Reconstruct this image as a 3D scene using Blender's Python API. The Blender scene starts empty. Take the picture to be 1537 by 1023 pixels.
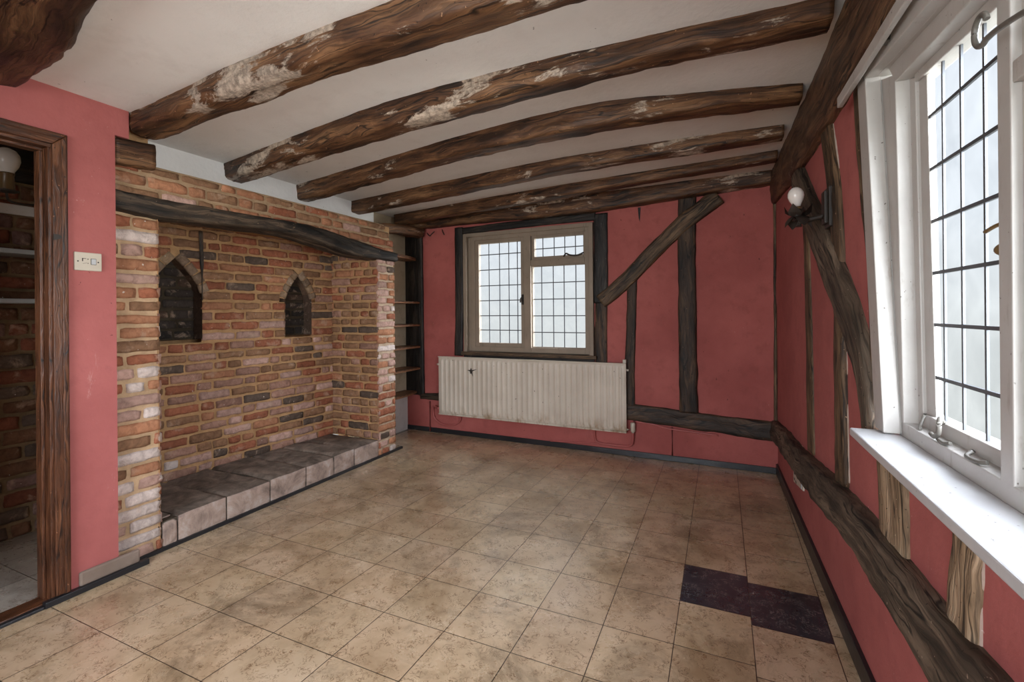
import bpy, math, random
from mathutils import Vector, Matrix, noise
rnd = random.Random(7)
S = bpy.context.scene
COL = S.collection

# ------------------------------------------------------------------ camera
cd = bpy.data.cameras.new('camera'); cam = bpy.data.objects.new('camera', cd); COL.objects.link(cam)
YAW, ROLL, FPX, SHY = math.radians(24.2), math.radians(0.5), 700.0, -42.7
cd.sensor_fit = 'HORIZONTAL'; cd.sensor_width = 36.0
cd.lens = FPX / 1537.0 * 36.0
cd.shift_x = 0.0
cd.shift_y = SHY / 1537.0
cd.clip_start = 0.02
cam.matrix_world = (Matrix.Translation((0, 0, 1.32)) @ Matrix.Rotation(YAW, 4, 'Z') @
                    Matrix.Rotation(math.radians(90), 4, 'X') @ Matrix.Rotation(-ROLL, 4, 'Z'))
S.camera = cam

# ------------------------------------------------------------------ exposure
S.view_settings.view_transform = 'Standard'
S.view_settings.look = 'None'
S.view_settings.gamma = 1.0
S.view_settings.use_curve_mapping = False
S.view_settings.exposure = 0.98
S.cycles.max_bounces = 10
S.cycles.diffuse_bounces = 6
S.cycles.transparent_max_bounces = 12
S.cycles.sample_clamp_indirect = 6.0
S.cycles.caustics_reflective = False
S.cycles.caustics_refractive = False

# ------------------------------------------------------------------ sky (bright overcast, two glow lobes added out of view to light the room)
W = bpy.data.worlds.new('overcast'); S.world = W; W.use_nodes = True
wt = W.node_tree; wt.nodes.clear()
def wn(t, **k):
    n = wt.nodes.new(t)
    for a, b in k.items(): setattr(n, a, b)
    return n
wc = wn('ShaderNodeTexCoord')
sep = wn('ShaderNodeSeparateXYZ'); wt.links.new(wc.outputs['Generated'], sep.inputs[0])
ramp = wn('ShaderNodeValToRGB')
mr = wn('ShaderNodeMapRange'); mr.inputs[1].default_value = -0.5; mr.inputs[2].default_value = 0.7
wt.links.new(sep.outputs['Z'], mr.inputs[0]); wt.links.new(mr.outputs[0], ramp.inputs[0])
e = ramp.color_ramp.elements
e[0].position = 0.15; e[0].color = (0.77, 0.80, 0.76, 1)
e[1].position = 1.0; e[1].color = (0.92, 0.98, 1.08, 1)
q = ramp.color_ramp.elements.new(0.40); q.color = (0.87, 0.91, 0.91, 1)
q = ramp.color_ramp.elements.new(0.55); q.color = (0.95, 1.01, 1.07, 1)
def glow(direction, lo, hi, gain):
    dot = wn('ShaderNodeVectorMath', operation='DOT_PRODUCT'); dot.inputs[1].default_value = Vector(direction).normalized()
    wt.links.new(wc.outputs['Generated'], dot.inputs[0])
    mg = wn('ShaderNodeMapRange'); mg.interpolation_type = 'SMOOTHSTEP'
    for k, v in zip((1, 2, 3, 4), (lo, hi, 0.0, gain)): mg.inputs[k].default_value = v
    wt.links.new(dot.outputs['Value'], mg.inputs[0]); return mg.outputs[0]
def wadd(x, y):
    m = wn('ShaderNodeMath', operation='ADD')
    for k, v in enumerate((x, y)):
        if isinstance(v, float): m.inputs[k].default_value = v
        else: wt.links.new(v, m.inputs[k])
    return m.outputs[0]
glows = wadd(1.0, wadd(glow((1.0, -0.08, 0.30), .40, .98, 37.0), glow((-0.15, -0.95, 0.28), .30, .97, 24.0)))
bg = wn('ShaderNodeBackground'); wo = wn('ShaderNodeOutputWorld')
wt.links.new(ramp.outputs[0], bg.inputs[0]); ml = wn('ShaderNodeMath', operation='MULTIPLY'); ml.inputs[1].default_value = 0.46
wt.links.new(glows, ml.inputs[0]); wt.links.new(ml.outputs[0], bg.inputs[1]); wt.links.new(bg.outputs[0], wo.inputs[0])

def portal(loc, size, rot):
    ld = bpy.data.lights.new('sky_portal', 'AREA'); ld.shape = 'RECTANGLE'; ld.size, ld.size_y = size
    ld.cycles.is_portal = True
    o = bpy.data.objects.new('sky_portal', ld); COL.objects.link(o); o.location = loc; o.rotation_euler = rot

# ------------------------------------------------------------------ materials
MATS = {}
class NT:
    def __init__(s, name):
        s.m = bpy.data.materials.new(name); s.m.use_nodes = True; s.t = s.m.node_tree; s.t.nodes.clear()
        s.out = s.n('ShaderNodeOutputMaterial'); s.b = s.n('ShaderNodeBsdfPrincipled')
        s.l(s.b.outputs[0], s.out.inputs[0]); MATS[name] = s.m
    def n(s, t, **k):
        x = s.t.nodes.new(t)
        for a, b in k.items(): setattr(x, a, b)
        return x
    def l(s, a, b): s.t.links.new(a, b)
    def inp(s, sock, v):
        if isinstance(v, bpy.types.NodeSocket): s.l(v, sock)
        elif v is not None:
            sock.default_value = (*v, 1) if isinstance(v, tuple) and len(v) == 3 and len(sock.default_value) == 4 else v
    def coord(s, kind='Object', scale=(1, 1, 1)):
        c = s.n('ShaderNodeTexCoord'); mp = s.n('ShaderNodeMapping'); mp.inputs['Scale'].default_value = scale
        s.l(c.outputs[kind], mp.inputs[0]); return mp.outputs[0]
    def world(s, scale=(1, 1, 1)):
        g = s.n('ShaderNodeNewGeometry'); mp = s.n('ShaderNodeMapping'); mp.inputs['Scale'].default_value = scale
        s.l(g.outputs['Position'], mp.inputs[0]); return mp.outputs[0]
    def noise(s, vec, scale=5, detail=4, rough=.55, dist=0.0):
        x = s.n('ShaderNodeTexNoise'); s.l(vec, x.inputs['Vector'])
        x.inputs['Scale'].default_value = scale; x.inputs['Detail'].default_value = detail
        x.inputs['Roughness'].default_value = rough; x.inputs['Distortion'].default_value = dist
        return x.outputs['Fac']
    def ramp(s, f, stops, interp='LINEAR'):
        r = s.n('ShaderNodeValToRGB'); r.color_ramp.interpolation = interp
        es = r.color_ramp.elements
        while len(es) < len(stops): es.new(.5)
        for k, (p, c) in zip(es, stops):
            k.position = p; k.color = (c, c, c, 1) if not isinstance(c, tuple) else (*c, 1)
        s.l(f, r.inputs[0]); return r.outputs[0]
    def mix(s, f, a, b, mode='MIX'):
        x = s.n('ShaderNodeMix', data_type='RGBA', blend_type=mode)
        s.inp(x.inputs[0], f); s.inp(x.inputs[6], a); s.inp(x.inputs[7], b); return x.outputs[2]
    def math(s, op, a, b=None):
        x = s.n('ShaderNodeMath', operation=op); s.inp(x.inputs[0], a)
        if b is not None: s.inp(x.inputs[1], b)
        return x.outputs[0]
    def bump(s, h, dist=.01, strength=.6):
        x = s.n('ShaderNodeBump'); x.inputs['Distance'].default_value = dist; x.inputs['Strength'].default_value = strength
        s.l(h, x.inputs['Height']); s.l(x.outputs[0], s.b.inputs['Normal'])
    def done(s, col, rough=.6, spec=.4, metal=0.0):
        s.inp(s.b.inputs['Base Color'], col); s.inp(s.b.inputs['Roughness'], rough)
        s.b.inputs['Specular IOR Level'].default_value = spec; s.b.inputs['Metallic'].default_value = metal
        return s.m

def wood(name, dark, mid, light, pale=None, pale_amt=0.0, rough=.55, con=1.0):
    t = NT(name)
    wob = t.noise(t.coord('UV', (1.5, 5, 1)), 2.0, 3, .5)
    base = t.coord('UV', (1, 1, 1))
    cm = t.n('ShaderNodeCombineXYZ'); t.l(t.math('MULTIPLY', wob, .10), cm.inputs[1]); t.l(t.math('MULTIPLY', wob, .25), cm.inputs[0])
    va = t.n('ShaderNodeVectorMath', operation='ADD'); t.l(base, va.inputs[0]); t.l(cm.outputs[0], va.inputs[1])
    def sc(x, y):
        m = t.n('ShaderNodeVectorMath', operation='MULTIPLY'); t.l(va.outputs[0], m.inputs[0]); m.inputs[1].default_value = (x, y, 1); return m.outputs[0]
    g1 = t.noise(sc(2.2, 26), 1.0, 6, .62)
    g2 = t.noise(sc(5.0, 130), 1.0, 3, .6)
    big = t.noise(sc(2.4, 8), 1.0, 5, .6)
    f = t.math('ADD', t.math('MULTIPLY', g1, .5), t.math('MULTIPLY', big, .5))
    c = t.ramp(f, [(.5 - .12 / con, dark), (.5, mid), (.5 + .12 / con, light)])
    c = t.mix(1.0, c, t.ramp(g2, [(.38, .50), (.52, 1.0)]), 'MULTIPLY')
    crack = t.math('ABSOLUTE', t.math('SUBTRACT', t.noise(sc(1.0, 17), 1.0, 2, .5), .5))
    c = t.mix(1.0, c, t.ramp(crack, [(.004, .18), (.016, 1.0)]), 'MULTIPLY')
    worm = t.noise(t.world(), 85, 1, .5); c = t.mix(t.ramp(worm, [(.735, 0.0), (.755, .8)]), c, tuple(x * .3 for x in dark))
    lc = t.noise(t.world(), 66, 2, .5); c = t.mix(t.ramp(lc, [(.735, 0.0), (.755, .6)]), c, tuple(min(1, x * 2.2 + .05) for x in light))
    h = t.math('ADD', t.math('MULTIPLY', g1, .5), t.math('MULTIPLY', big, .6))
    if pale:
        pn = t.math('ADD', t.math('MULTIPLY', t.noise(sc(2.2, 7), 1.0, 9, .72), .6), t.math('MULTIPLY', t.noise(t.world(), 1.5, 3, .6), .4))
        pm = t.ramp(pn, [(.590 - pale_amt, 0.0), (.612 - pale_amt, .92)])
        pc = t.mix(t.ramp(t.noise(t.world(), 34, 5, .75), [(.38, 0.0), (.62, 1.0)]), tuple(x * .38 for x in pale), pale)
        c = t.mix(pm, c, pc)
    t.bump(t.math('ADD', h, t.math('MULTIPLY', g2, .25)), .016, .85)
    return t.done(c, rough, .35)
wood('wood_ceiling', (.028, .012, .006), (.100, .044, .019), (.23, .118, .055), (.58, .47, .37), .035, .5, 1.1)
wood('wood_flaked', (.028, .012, .006), (.100, .044, .019), (.23, .118, .055), (.50, .41, .33), .078, .5, 1.1)
wood('wood_girder', (.014, .006, .004), (.062, .029, .013), (.17, .088, .042), None, 0, .45, 1.2)
wood('wood_plate', (.028, .013, .007), (.105, .052, .026), (.21, .118, .062), (.45, .35, .26), -.02, .55, 1.1)
wood('wood_black', (.006, .005, .0045), (.018, .014, .012), (.058, .042, .030), None, 0, .55)
wood('wood_post', (.010, .007, .005), (.044, .026, .016), (.115, .066, .036), None, 0, .6)
wood('wood_brace', (.028, .016, .009), (.10, .060, .032), (.21, .132, .072), None, 0, .6)
wood('wood_grey', (.030, .021, .014), (.092, .066, .045), (.19, .140, .098), None, 0, .7)
wood('wood_pale', (.09, .058, .032), (.30, .205, .122), (.52, .39, .26), None, 0, .75, 1.3)
wood('wood_char', (.009, .007, .0055), (.038, .027, .019), (.135, .092, .060), (.30, .20, .12), -.035, .6, 1.3)
wood('wood_door', (.024, .0085, .004), (.095, .034, .0145), (.19, .076, .034), None, 0, .4, .9)
wood('wood_shelf', (.06, .026, .012), (.20, .092, .042), (.36, .19, .095), None, 0, .5)

def plaster(name, base, alt, pale, dark, pale_amt=.0):
    t = NT(name); p = t.world()
    n1 = t.noise(p, 1.6, 5, .6); n2 = t.noise(p, 9, 6, .65); n3 = t.noise(p, 42, 4, .6)
    c = t.mix(t.ramp(n1, [(.38, 0.0), (.62, 1.0)]), base, alt)
    c = t.mix(t.ramp(n2, [(.52, 0.0), (.74, .6)]), c, dark)
    sc = t.noise(t.world((1.0, 1.0, .55)), 5.5, 9, .78, .5)
    c = t.mix(t.ramp(sc, [(.66 - pale_amt, 0.0), (.74 - pale_amt, .55)]), c, pale)
    ch = t.noise(p, 60, 2, .5); c = t.mix(t.ramp(ch, [(.76, 0.0), (.79, .5)]), c, pale)
    dk = t.noise(t.world((1, 1, 1)), 33, 2, .5, .4); c = t.mix(t.ramp(dk, [(.755, 0.0), (.78, .75)]), c, tuple(x * .25 for x in dark))
    t.bump(t.math('ADD', t.math('MULTIPLY', n2, .7), t.math('MULTIPLY', n3, .22)), .012, .45)
    return t.done(c, .72, .3)
plaster('pink_plaster', (.40, .108, .094), (.315, .078, .068), (.60, .34, .31), (.24, .062, .053))
plaster('pink_plaster_worn', (.41, .122, .112), (.330, .092, .084), (.68, .45, .43), (.29, .080, .075), .035)
plaster('ceiling_paint', (.80, .785, .765), (.755, .74, .72), (.85, .835, .82), (.70, .68, .655))
plaster('cream_plaster', (.52, .42, .29), (.42, .33, .22), (.62, .55, .45), (.25, .17, .1))
plaster('grey_plaster', (.25, .19, .155), (.17, .125, .095), (.45, .40, .36), (.10, .07, .05), .05)
plaster('white_plaster', (.62, .60, .57), (.52, .49, .46), (.72, .70, .68), (.34, .30, .27))
plaster('chalk_edge', (.46, .38, .32), (.34, .23, .18), (.62, .56, .5), (.2, .12, .08))

def paint(name, c0, c1, grime, amt=.0, rough=.45):
    t = NT(name); p = t.world()
    n1 = t.noise(p, 4, 5, .6); n2 = t.noise(t.world((1, 1, .25)), 26, 6, .7)
    c = t.mix(t.ramp(n1, [(.35, 0.0), (.7, 1.0)]), c0, c1)
    c = t.mix(t.ramp(n2, [(.62 - amt, 0.0), (.78 - amt, .7)]), c, grime)
    sp = t.noise(p, 75, 2, .5); c = t.mix(t.ramp(sp, [(.73, 0.0), (.76, .85)]), c, tuple(x * .35 for x in grime))
    t.bump(t.noise(p, 18, 4, .6), .004, .4)
    return t.done(c, rough, .4)
paint('white_gloss', (.45, .43, .405), (.38, .355, .33), (.24, .19, .15), .03, .4)
paint('sill_paint', (.50, .50, .505), (.43, .43, .435), (.32, .28, .25), -.03, .38)
paint('taupe_paint', (.27, .21, .155), (.21, .16, .115), (.11, .075, .05), .04, .55)
paint('grey_shelf_paint', (.30, .30, .30), (.24, .24, .24), (.15, .13, .11), 0, .5)
paint('cream_plastic', (.54, .475, .385), (.49, .43, .345), (.38, .30, .22), -.08, .35)
paint('pink_pipe', (.40, .105, .095), (.32, .08, .07), (.22, .07, .05), 0, .45)
paint('black_skirting', (.012, .012, .014), (.02, .02, .022), (.09, .085, .08), -.06, .35)
paint('iron', (.022, .016, .013), (.032, .024, .018), (.06, .035, .02), -.02, .5)
paint('brass', (.14, .085, .035), (.10, .06, .025), (.05, .03, .015), 0, .35)
paint('old_steel', (.13, .12, .105), (.10, .09, .075), (.06, .045, .035), 0, .4)

t = NT('radiator_enamel'); p = t.world()
n1 = t.noise(p, 3, 4, .6)
c = t.mix(t.ramp(n1, [(.35, 0.0), (.7, 1.0)]), (.60, .53, .44), (.50, .43, .35))
sp = t.noise(p, 38, 2, .5); c = t.mix(t.ramp(sp, [(.725, 0.0), (.755, .9)]), c, (.07, .04, .025))
zz = t.n('ShaderNodeSeparateXYZ'); t.l(t.world(), zz.inputs[0])
low = t.n('ShaderNodeMapRange'); t.l(zz.outputs['Z'], low.inputs[0]); low.inputs[1].default_value = .36; low.inputs[2].default_value = .23
ru = t.math('MULTIPLY', low.outputs[0], t.ramp(t.noise(t.world((1, 1, .4)), 13, 5, .7), [(.46, 0.0), (.62, .85)]))
c = t.mix(ru, c, (.24, .14, .06))
t.done(c, .38, .45)

t = NT('lead'); t.done((.085, .09, .10), .45, .5, .3)
t = NT('glass')
gl = t.n('ShaderNodeBsdfTransparent'); tr = t.n('ShaderNodeBsdfTranslucent'); gs = t.n('ShaderNodeBsdfGlossy')
gn = t.noise(t.world(), 7, 4, .6, .6)
t.inp(gl.inputs[0], t.ramp(gn, [(.3, (.86, .88, .90)), (.7, (.95, .96, .97))]))
tr.inputs[0].default_value = (.9, .92, .94, 1); gs.inputs['Roughness'].default_value = .35
m1 = t.n('ShaderNodeMixShader'); t.inp(m1.inputs[0], t.ramp(gn, [(.35, .0), (.7, .008)])); t.l(gl.outputs[0], m1.inputs[1]); t.l(tr.outputs[0], m1.inputs[2])
m2 = t.n('ShaderNodeMixShader'); m2.inputs[0].default_value = .02; t.l(m1.outputs[0], m2.inputs[1]); t.l(gs.outputs[0], m2.inputs[2])
t.l(m2.outputs[0], t.out.inputs[0])
t = NT('opal_glass'); t.b.inputs['Subsurface Weight'].default_value = 0.0; t.done((.66, .62, .58), .22, .5)

t = NT('brick')
a = t.n('ShaderNodeVertexColor'); a.layer_name = 'Col'
p = t.world(); n1 = t.noise(p, 24, 6, .7, .5); n2 = t.noise(p, 9, 5, .65, .4); n3 = t.noise(p, 70, 3, .6)
c = t.mix(t.ramp(n1, [(.42, .0), (.68, .7)]), a.outputs['Color'], t.mix(1.0, a.outputs['Color'], (.42, .38, .36), 'MULTIPLY'))
c = t.mix(t.ramp(n2, [(.56, 0.0), (.72, .62)]), c, (.50, .35, .25))
c = t.mix(t.ramp(t.noise(p, 46, 2, .5), [(.73, 0.0), (.76, .85)]), c, (.66, .60, .53))
t.bump(t.math('ADD', n1, t.math('MULTIPLY', n3, .4)), .010, .8)
t.done(c, .8, .2)
t = NT('mortar'); p = t.world()
a = t.n('ShaderNodeVertexColor'); a.layer_name = 'Col'
n1 = t.noise(p, 12, 6, .7)
c = t.mix(t.ramp(n1, [(.35, 0.0), (.7, .7)]), a.outputs['Color'], t.mix(1.0, a.outputs['Color'], (.5, .46, .42), 'MULTIPLY'))
t.bump(t.noise(p, 60, 4, .7), .008, .7); t.done(c, .9, .1)

t = NT('hearth_slab'); p = t.world()
n1 = t.noise(p, 7, 7, .7, .5); n2 = t.noise(p, 30, 4, .6)
c = t.ramp(n1, [(.32, (.055, .043, .035)), (.5, (.165, .130, .105)), (.70, (.32, .25, .20))])
gg = t.n('ShaderNodeNewGeometry'); nn = t.n('ShaderNodeSeparateXYZ'); t.l(gg.outputs['Normal'], nn.inputs[0])
c2 = t.ramp(n1, [(.34, (.17, .125, .105)), (.52, (.36, .265, .215)), (.68, (.48, .42, .38))])
c = t.mix(t.ramp(nn.outputs['X'], [(.45, 0.0), (.6, 1.0)]), c, c2)   # riser faces turned toward X take a paler colour than the slab tops
t.bump(t.math('ADD', n1, t.math('MULTIPLY', n2, .3)), .012, .6); t.done(c, .6, .3)

def tile(name, cols, streak, joint):
    t = NT(name); p = t.world()
    u = t.n('ShaderNodeTexCoord'); sx = t.n('ShaderNodeSeparateXYZ'); t.l(u.outputs['UV'], sx.inputs[0])
    tc = t.n('ShaderNodeVertexColor'); tc.layer_name = 'Col'
    n0 = t.noise(p, 3.0, 5, .65, .3)
    c = t.ramp(n0, [(.30, cols[0]), (.5, cols[1]), (.72, cols[2])])
    c = t.mix(1.0, c, tc.outputs['Color'], 'MULTIPLY')
    # curly flecks pressed into the vinyl
    w = t.noise(p, 27, 3, .55, 1.6); ab = t.math('ABSOLUTE', t.math('SUBTRACT', w, .5))
    fl = t.math('MULTIPLY', t.ramp(ab, [(.0, 1.0), (.034, 0.0)]), t.ramp(t.noise(p, 17, 2, .5), [(.46, 0.0), (.54, 1.0)]))
    c = t.mix(fl, c, streak)
    w2 = t.noise(p, 48, 2, .5, 1.4); ab2 = t.math('ABSOLUTE', t.math('SUBTRACT', w2, .5))
    fl2 = t.math('MULTIPLY', t.ramp(ab2, [(.0, 1.0), (.02, 0.0)]), t.ramp(t.noise(p, 19, 2, .5), [(.56, 0.0), (.66, .5)]))
    c = t.mix(fl2, c, tuple(min(1, x * 1.7) for x in cols[2]))
    # worn-in dirt
    d = t.noise(p, 2.3, 10, .78, .5)
    c = t.mix(t.ramp(d, [(.50, 0.0), (.66, .75)]), c, tuple(x * .42 for x in cols[0]))
    # joints
    ex = t.math('SUBTRACT', .5, t.math('ABSOLUTE', t.math('SUBTRACT', sx.outputs['X'], .5)))
    ey = t.math('SUBTRACT', .5, t.math('ABSOLUTE', t.math('SUBTRACT', sx.outputs['Y'], .5)))
    j = t.ramp(t.math('MINIMUM', ex, ey), [(.0045, 1.0), (.0075, 0.0)])
    c = t.mix(j, c, joint)
    t.bump(t.math('SUBTRACT', t.math('MULTIPLY', t.noise(p, 14, 4, .6), .35), j), .003, .5)
    r = t.ramp(t.noise(p, 5, 5, .7), [(.3, .20), (.7, .42)])
    t.b.inputs['Coat Weight'].default_value = .45; t.b.inputs['Coat Roughness'].default_value = .22
    return t.done(c, r, .8)
tile('vinyl_beige', ((.35, .24, .135), (.54, .40, .255), (.64, .50, .345)), (.16, .085, .035), (.05, .033, .02))
tile('vinyl_black', ((.011, .018, .026), (.018, .027, .037), (.030, .042, .054)), (.20, .19, .18), (.01, .01, .01))
tile('vinyl_grey', ((.22, .18, .145), (.32, .28, .24), (.40, .36, .31)), (.13, .09, .06), (.05, .035, .025))

# ------------------------------------------------------------------ geometry helpers
class Fr:
    """A wall's own frame: u along the wall, d out of it into the room, z up."""
    def __init__(s, o, e):
        s.o = Vector((*o, 0)); s.u = (Vector((*e, 0)) - s.o).normalized(); s.d = Vector((0, 0, 1)).cross(s.u)
        s.L = (Vector((*e, 0)) - s.o).length
    def w(s, u, d, z): return s.o + s.u * u + s.d * d + Vector((0, 0, z))
BW = Fr((0.405, 4.305), (-3.6, 4.391))
RW = Fr((0.5014, 0.0), (0.405, 4.305))
LW = Fr((-2.88, 4.385), (-2.88, 0.0))
RB = Fr((-3.434, 3.40), (-3.525, 1.934))

def fbm(v, o=3):
    return noise.fractal(v, 1.0, 2.0, o)

class MB:
    def __init__(s): s.v = []; s.f = []; s.uv = []; s.m = []; s.c = []; s.sm = []
    def face(s, pts, uv=None, mat=0, col=(1, 1, 1), smooth=False):
        i = len(s.v); s.v += [Vector(p) for p in pts]; s.f.append(list(range(i, i + len(pts))))
        s.uv.append(uv or [(0, 0)] * len(pts)); s.m.append(mat); s.c.append([col] * len(pts)); s.sm.append(smooth)
    def prism(s, lo, hi, mat=0, col=(1, 1, 1)):
        """lo, hi: matching loops of points; sides and both ends."""
        n = len(lo); o = len(s.v); s.v += [Vector(p) for p in lo] + [Vector(p) for p in hi]
        def add(idx):
            P = [s.v[k] for k in idx]; a = (P[1] - P[0]); b = (P[2] - P[1])
            la, lb = a.length, b.length
            uv = [(0, 0), (la, 0), (la, lb), (0, lb)] if la > lb else [(0, 0), (0, la), (lb, la), (lb, 0)]
            s.f.append(idx); s.uv.append((uv * 12)[:len(idx)]); s.m.append(mat); s.c.append([col] * len(idx)); s.sm.append(False)
        add([o + k for k in range(n)][::-1]); add([o + n + k for k in range(n)])
        for k in range(n): add([o + k, o + (k + 1) % n, o + n + (k + 1) % n, o + n + k])
    def box(s, fr, u0, u1, d0, d1, z0, z1, mat=0, col=(1, 1, 1)):
        w = fr.w
        s.prism([w(u0, d0, z0), w(u1, d0, z0), w(u1, d1, z0), w(u0, d1, z0)], [w(u0, d0, z1), w(u1, d0, z1), w(u1, d1, z1), w(u0, d1, z1)], mat, col)
    def poly(s, fr, pts, d0, d1, mat=0, col=(1, 1, 1)):
        s.prism([fr.w(u, d0, z) for u, z in pts], [fr.w(u, d1, z) for u, z in pts], mat, col)
    def grid(s, P, U=None, mat=0, col=(1, 1, 1), smooth=True):
        o = len(s.v); R, C = len(P), len(P[0])
        for r in P: s.v += [Vector(p) for p in r]
        for i in range(R - 1):
            for j in range(C - 1):
                a, b, c, d = o + i * C + j, o + i * C + j + 1, o + (i + 1) * C + j + 1, o + (i + 1) * C + j
                s.f.append([a, b, c, d]); s.m.append(mat); s.c.append([col] * 4); s.sm.append(smooth)
                s.uv.append([U[i][j], U[i][j + 1], U[i + 1][j + 1], U[i + 1][j]] if U else [(0, 0)] * 4)
    def ring_loft(s, rings, mat=0, uvs=None, caps=True, col=(1, 1, 1), smooth=True):
        n = len(rings[0]); o = len(s.v)
        for r in rings: s.v += [Vector(p) for p in r]
        for i in range(len(rings) - 1):
            for j in range(n):
                k = (j + 1) % n
                s.f.append([o + i * n + j, o + i * n + k, o + (i + 1) * n + k, o + (i + 1) * n + j]); s.m.append(mat); s.c.append([col] * 4); s.sm.append(smooth)
                if uvs: u0, u1, vv = uvs[0][i], uvs[0][i + 1], uvs[1]; s.uv.append([(u0, vv[j]), (u0, vv[j + 1]), (u1, vv[j + 1]), (u1, vv[j])])
                else: s.uv.append([(0, 0)] * 4)
        if caps:
            for base, rev in ((o, True), (o + (len(rings) - 1) * n, False)):
                idx = [base + k for k in range(n)]
                s.f.append(idx[::-1] if rev else idx); s.m.append(mat); s.c.append([col] * n); s.sm.append(False)
                s.uv.append([(s.v[k].x * .3 + s.v[k].y * .3, s.v[k].z) for k in s.f[-1]])
    def tube(s, pts, r, n=10, mat=0, smooth_path=True, col=(1, 1, 1)):
        P = [Vector(p) for p in pts]
        if smooth_path and len(P) > 2:
            Q = []
            for i in range(len(P) - 1):
                p0, p1, p2, p3 = P[max(i - 1, 0)], P[i], P[i + 1], P[min(i + 2, len(P) - 1)]
                for k in range(6):
                    x = k / 6; Q.append(.5 * ((2 * p1) + (p2 - p0) * x + (2 * p0 - 5 * p1 + 4 * p2 - p3) * x * x + (3 * p1 - p0 - 3 * p2 + p3) * x ** 3))
            P = Q + [P[-1]]
        up = Vector((.13, .27, .95)); rings = []
        for i, p in enumerate(P):
            t = (P[min(i + 1, len(P) - 1)] - P[max(i - 1, 0)]).normalized()
            a = t.cross(up)
            if a.length < 1e-3: a = t.cross(Vector((1, 0, 0)))
            a.normalize(); b = t.cross(a); up = b if i == 0 else (up if abs(t.dot(up)) < .97 else b)
            rr = r(i / (len(P) - 1)) if callable(r) else r
            rings.append([p + (a * math.cos(2 * math.pi * k / n) + b * math.sin(2 * math.pi * k / n)) * rr for k in range(n)])
        s.ring_loft(rings, mat, None, True, col)
    def lathe(s, base, axis, prof, n=20, mat=0, smooth=True):
        ax = Vector(axis).normalized(); a = ax.cross(Vector((0, 0, 1)) if abs(ax.z) < .9 else Vector((1, 0, 0))).normalized(); b = ax.cross(a)
        s.ring_loft([[Vector(base) + ax * h + (a * math.cos(2 * math.pi * k / n) + b * math.sin(2 * math.pi * k / n)) * max(r, 1e-4) for k in range(n)] for r, h in prof], mat, None, True, (1, 1, 1), smooth)
    def build(s, name, mats, parent=None, bevel=0.0, kind=None):
        mats = [mats] if isinstance(mats, str) else mats
        if parent is not None:
            off = Vector(parent['origin'])
        else:
            xs = [v.x for v in s.v]; ys = [v.y for v in s.v]; zs = [v.z for v in s.v]
            off = Vector(((min(xs) + max(xs)) / 2, (min(ys) + max(ys)) / 2, min(zs)))
        me = bpy.data.meshes.new(name)
        me.from_pydata([v - off for v in s.v], [], s.f)
        for k in mats: me.materials.append(MATS[k])
        
        fuv = []; fc = []
        for a, b in zip(s.uv, s.c):
            for x, y in zip(a, b): fuv += [x[0], x[1]]; fc += [*y, 1.0]
        me.uv_layers.new(name='UVMap').data.foreach_set('uv', fuv)
        me.color_attributes.new('Col', 'FLOAT_COLOR', 'CORNER').data.foreach_set('color', fc)
        me.polygons.foreach_set('material_index', s.m); me.polygons.foreach_set('use_smooth', s.sm)
        me.update()
        o = bpy.data.objects.new(name, me); COL.objects.link(o)
        if parent is not None: o.parent = parent; o['origin'] = list(off)
        else: o.location = off; o['origin'] = list(off)
        if bevel:
            md = o.modifiers.new('edge', 'BEVEL'); md.width = bevel; md.segments = 2; md.limit_method = 'ANGLE'; md.angle_limit = .7
        if kind: o['kind'] = kind
        return o

def tag(o, label, cat, group=None):
    o['label'] = label; o['category'] = cat
    if group: o['group'] = group
    return o
def thing(name, loc, label, cat, group=None, kind=None):
    o = bpy.data.objects.new(name, None); COL.objects.link(o); o.location = loc; o['origin'] = list(loc); o.empty_display_size = .1
    if kind: o['kind'] = kind
    return tag(o, label, cat, group)
def part(mb, name, mats, parent, bevel=0.0, label=None):
    """Child whose vertices are given in world space; parents are unrotated, so only the origin is taken off."""
    o = mb.build(name, mats, parent, bevel)
    if 'is_part' in parent: pass
    if label: o['label'] = label
    return o
def subpart(mb, name, mats, par, bevel=0.0): return mb.build(name, mats, par, bevel)

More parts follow.
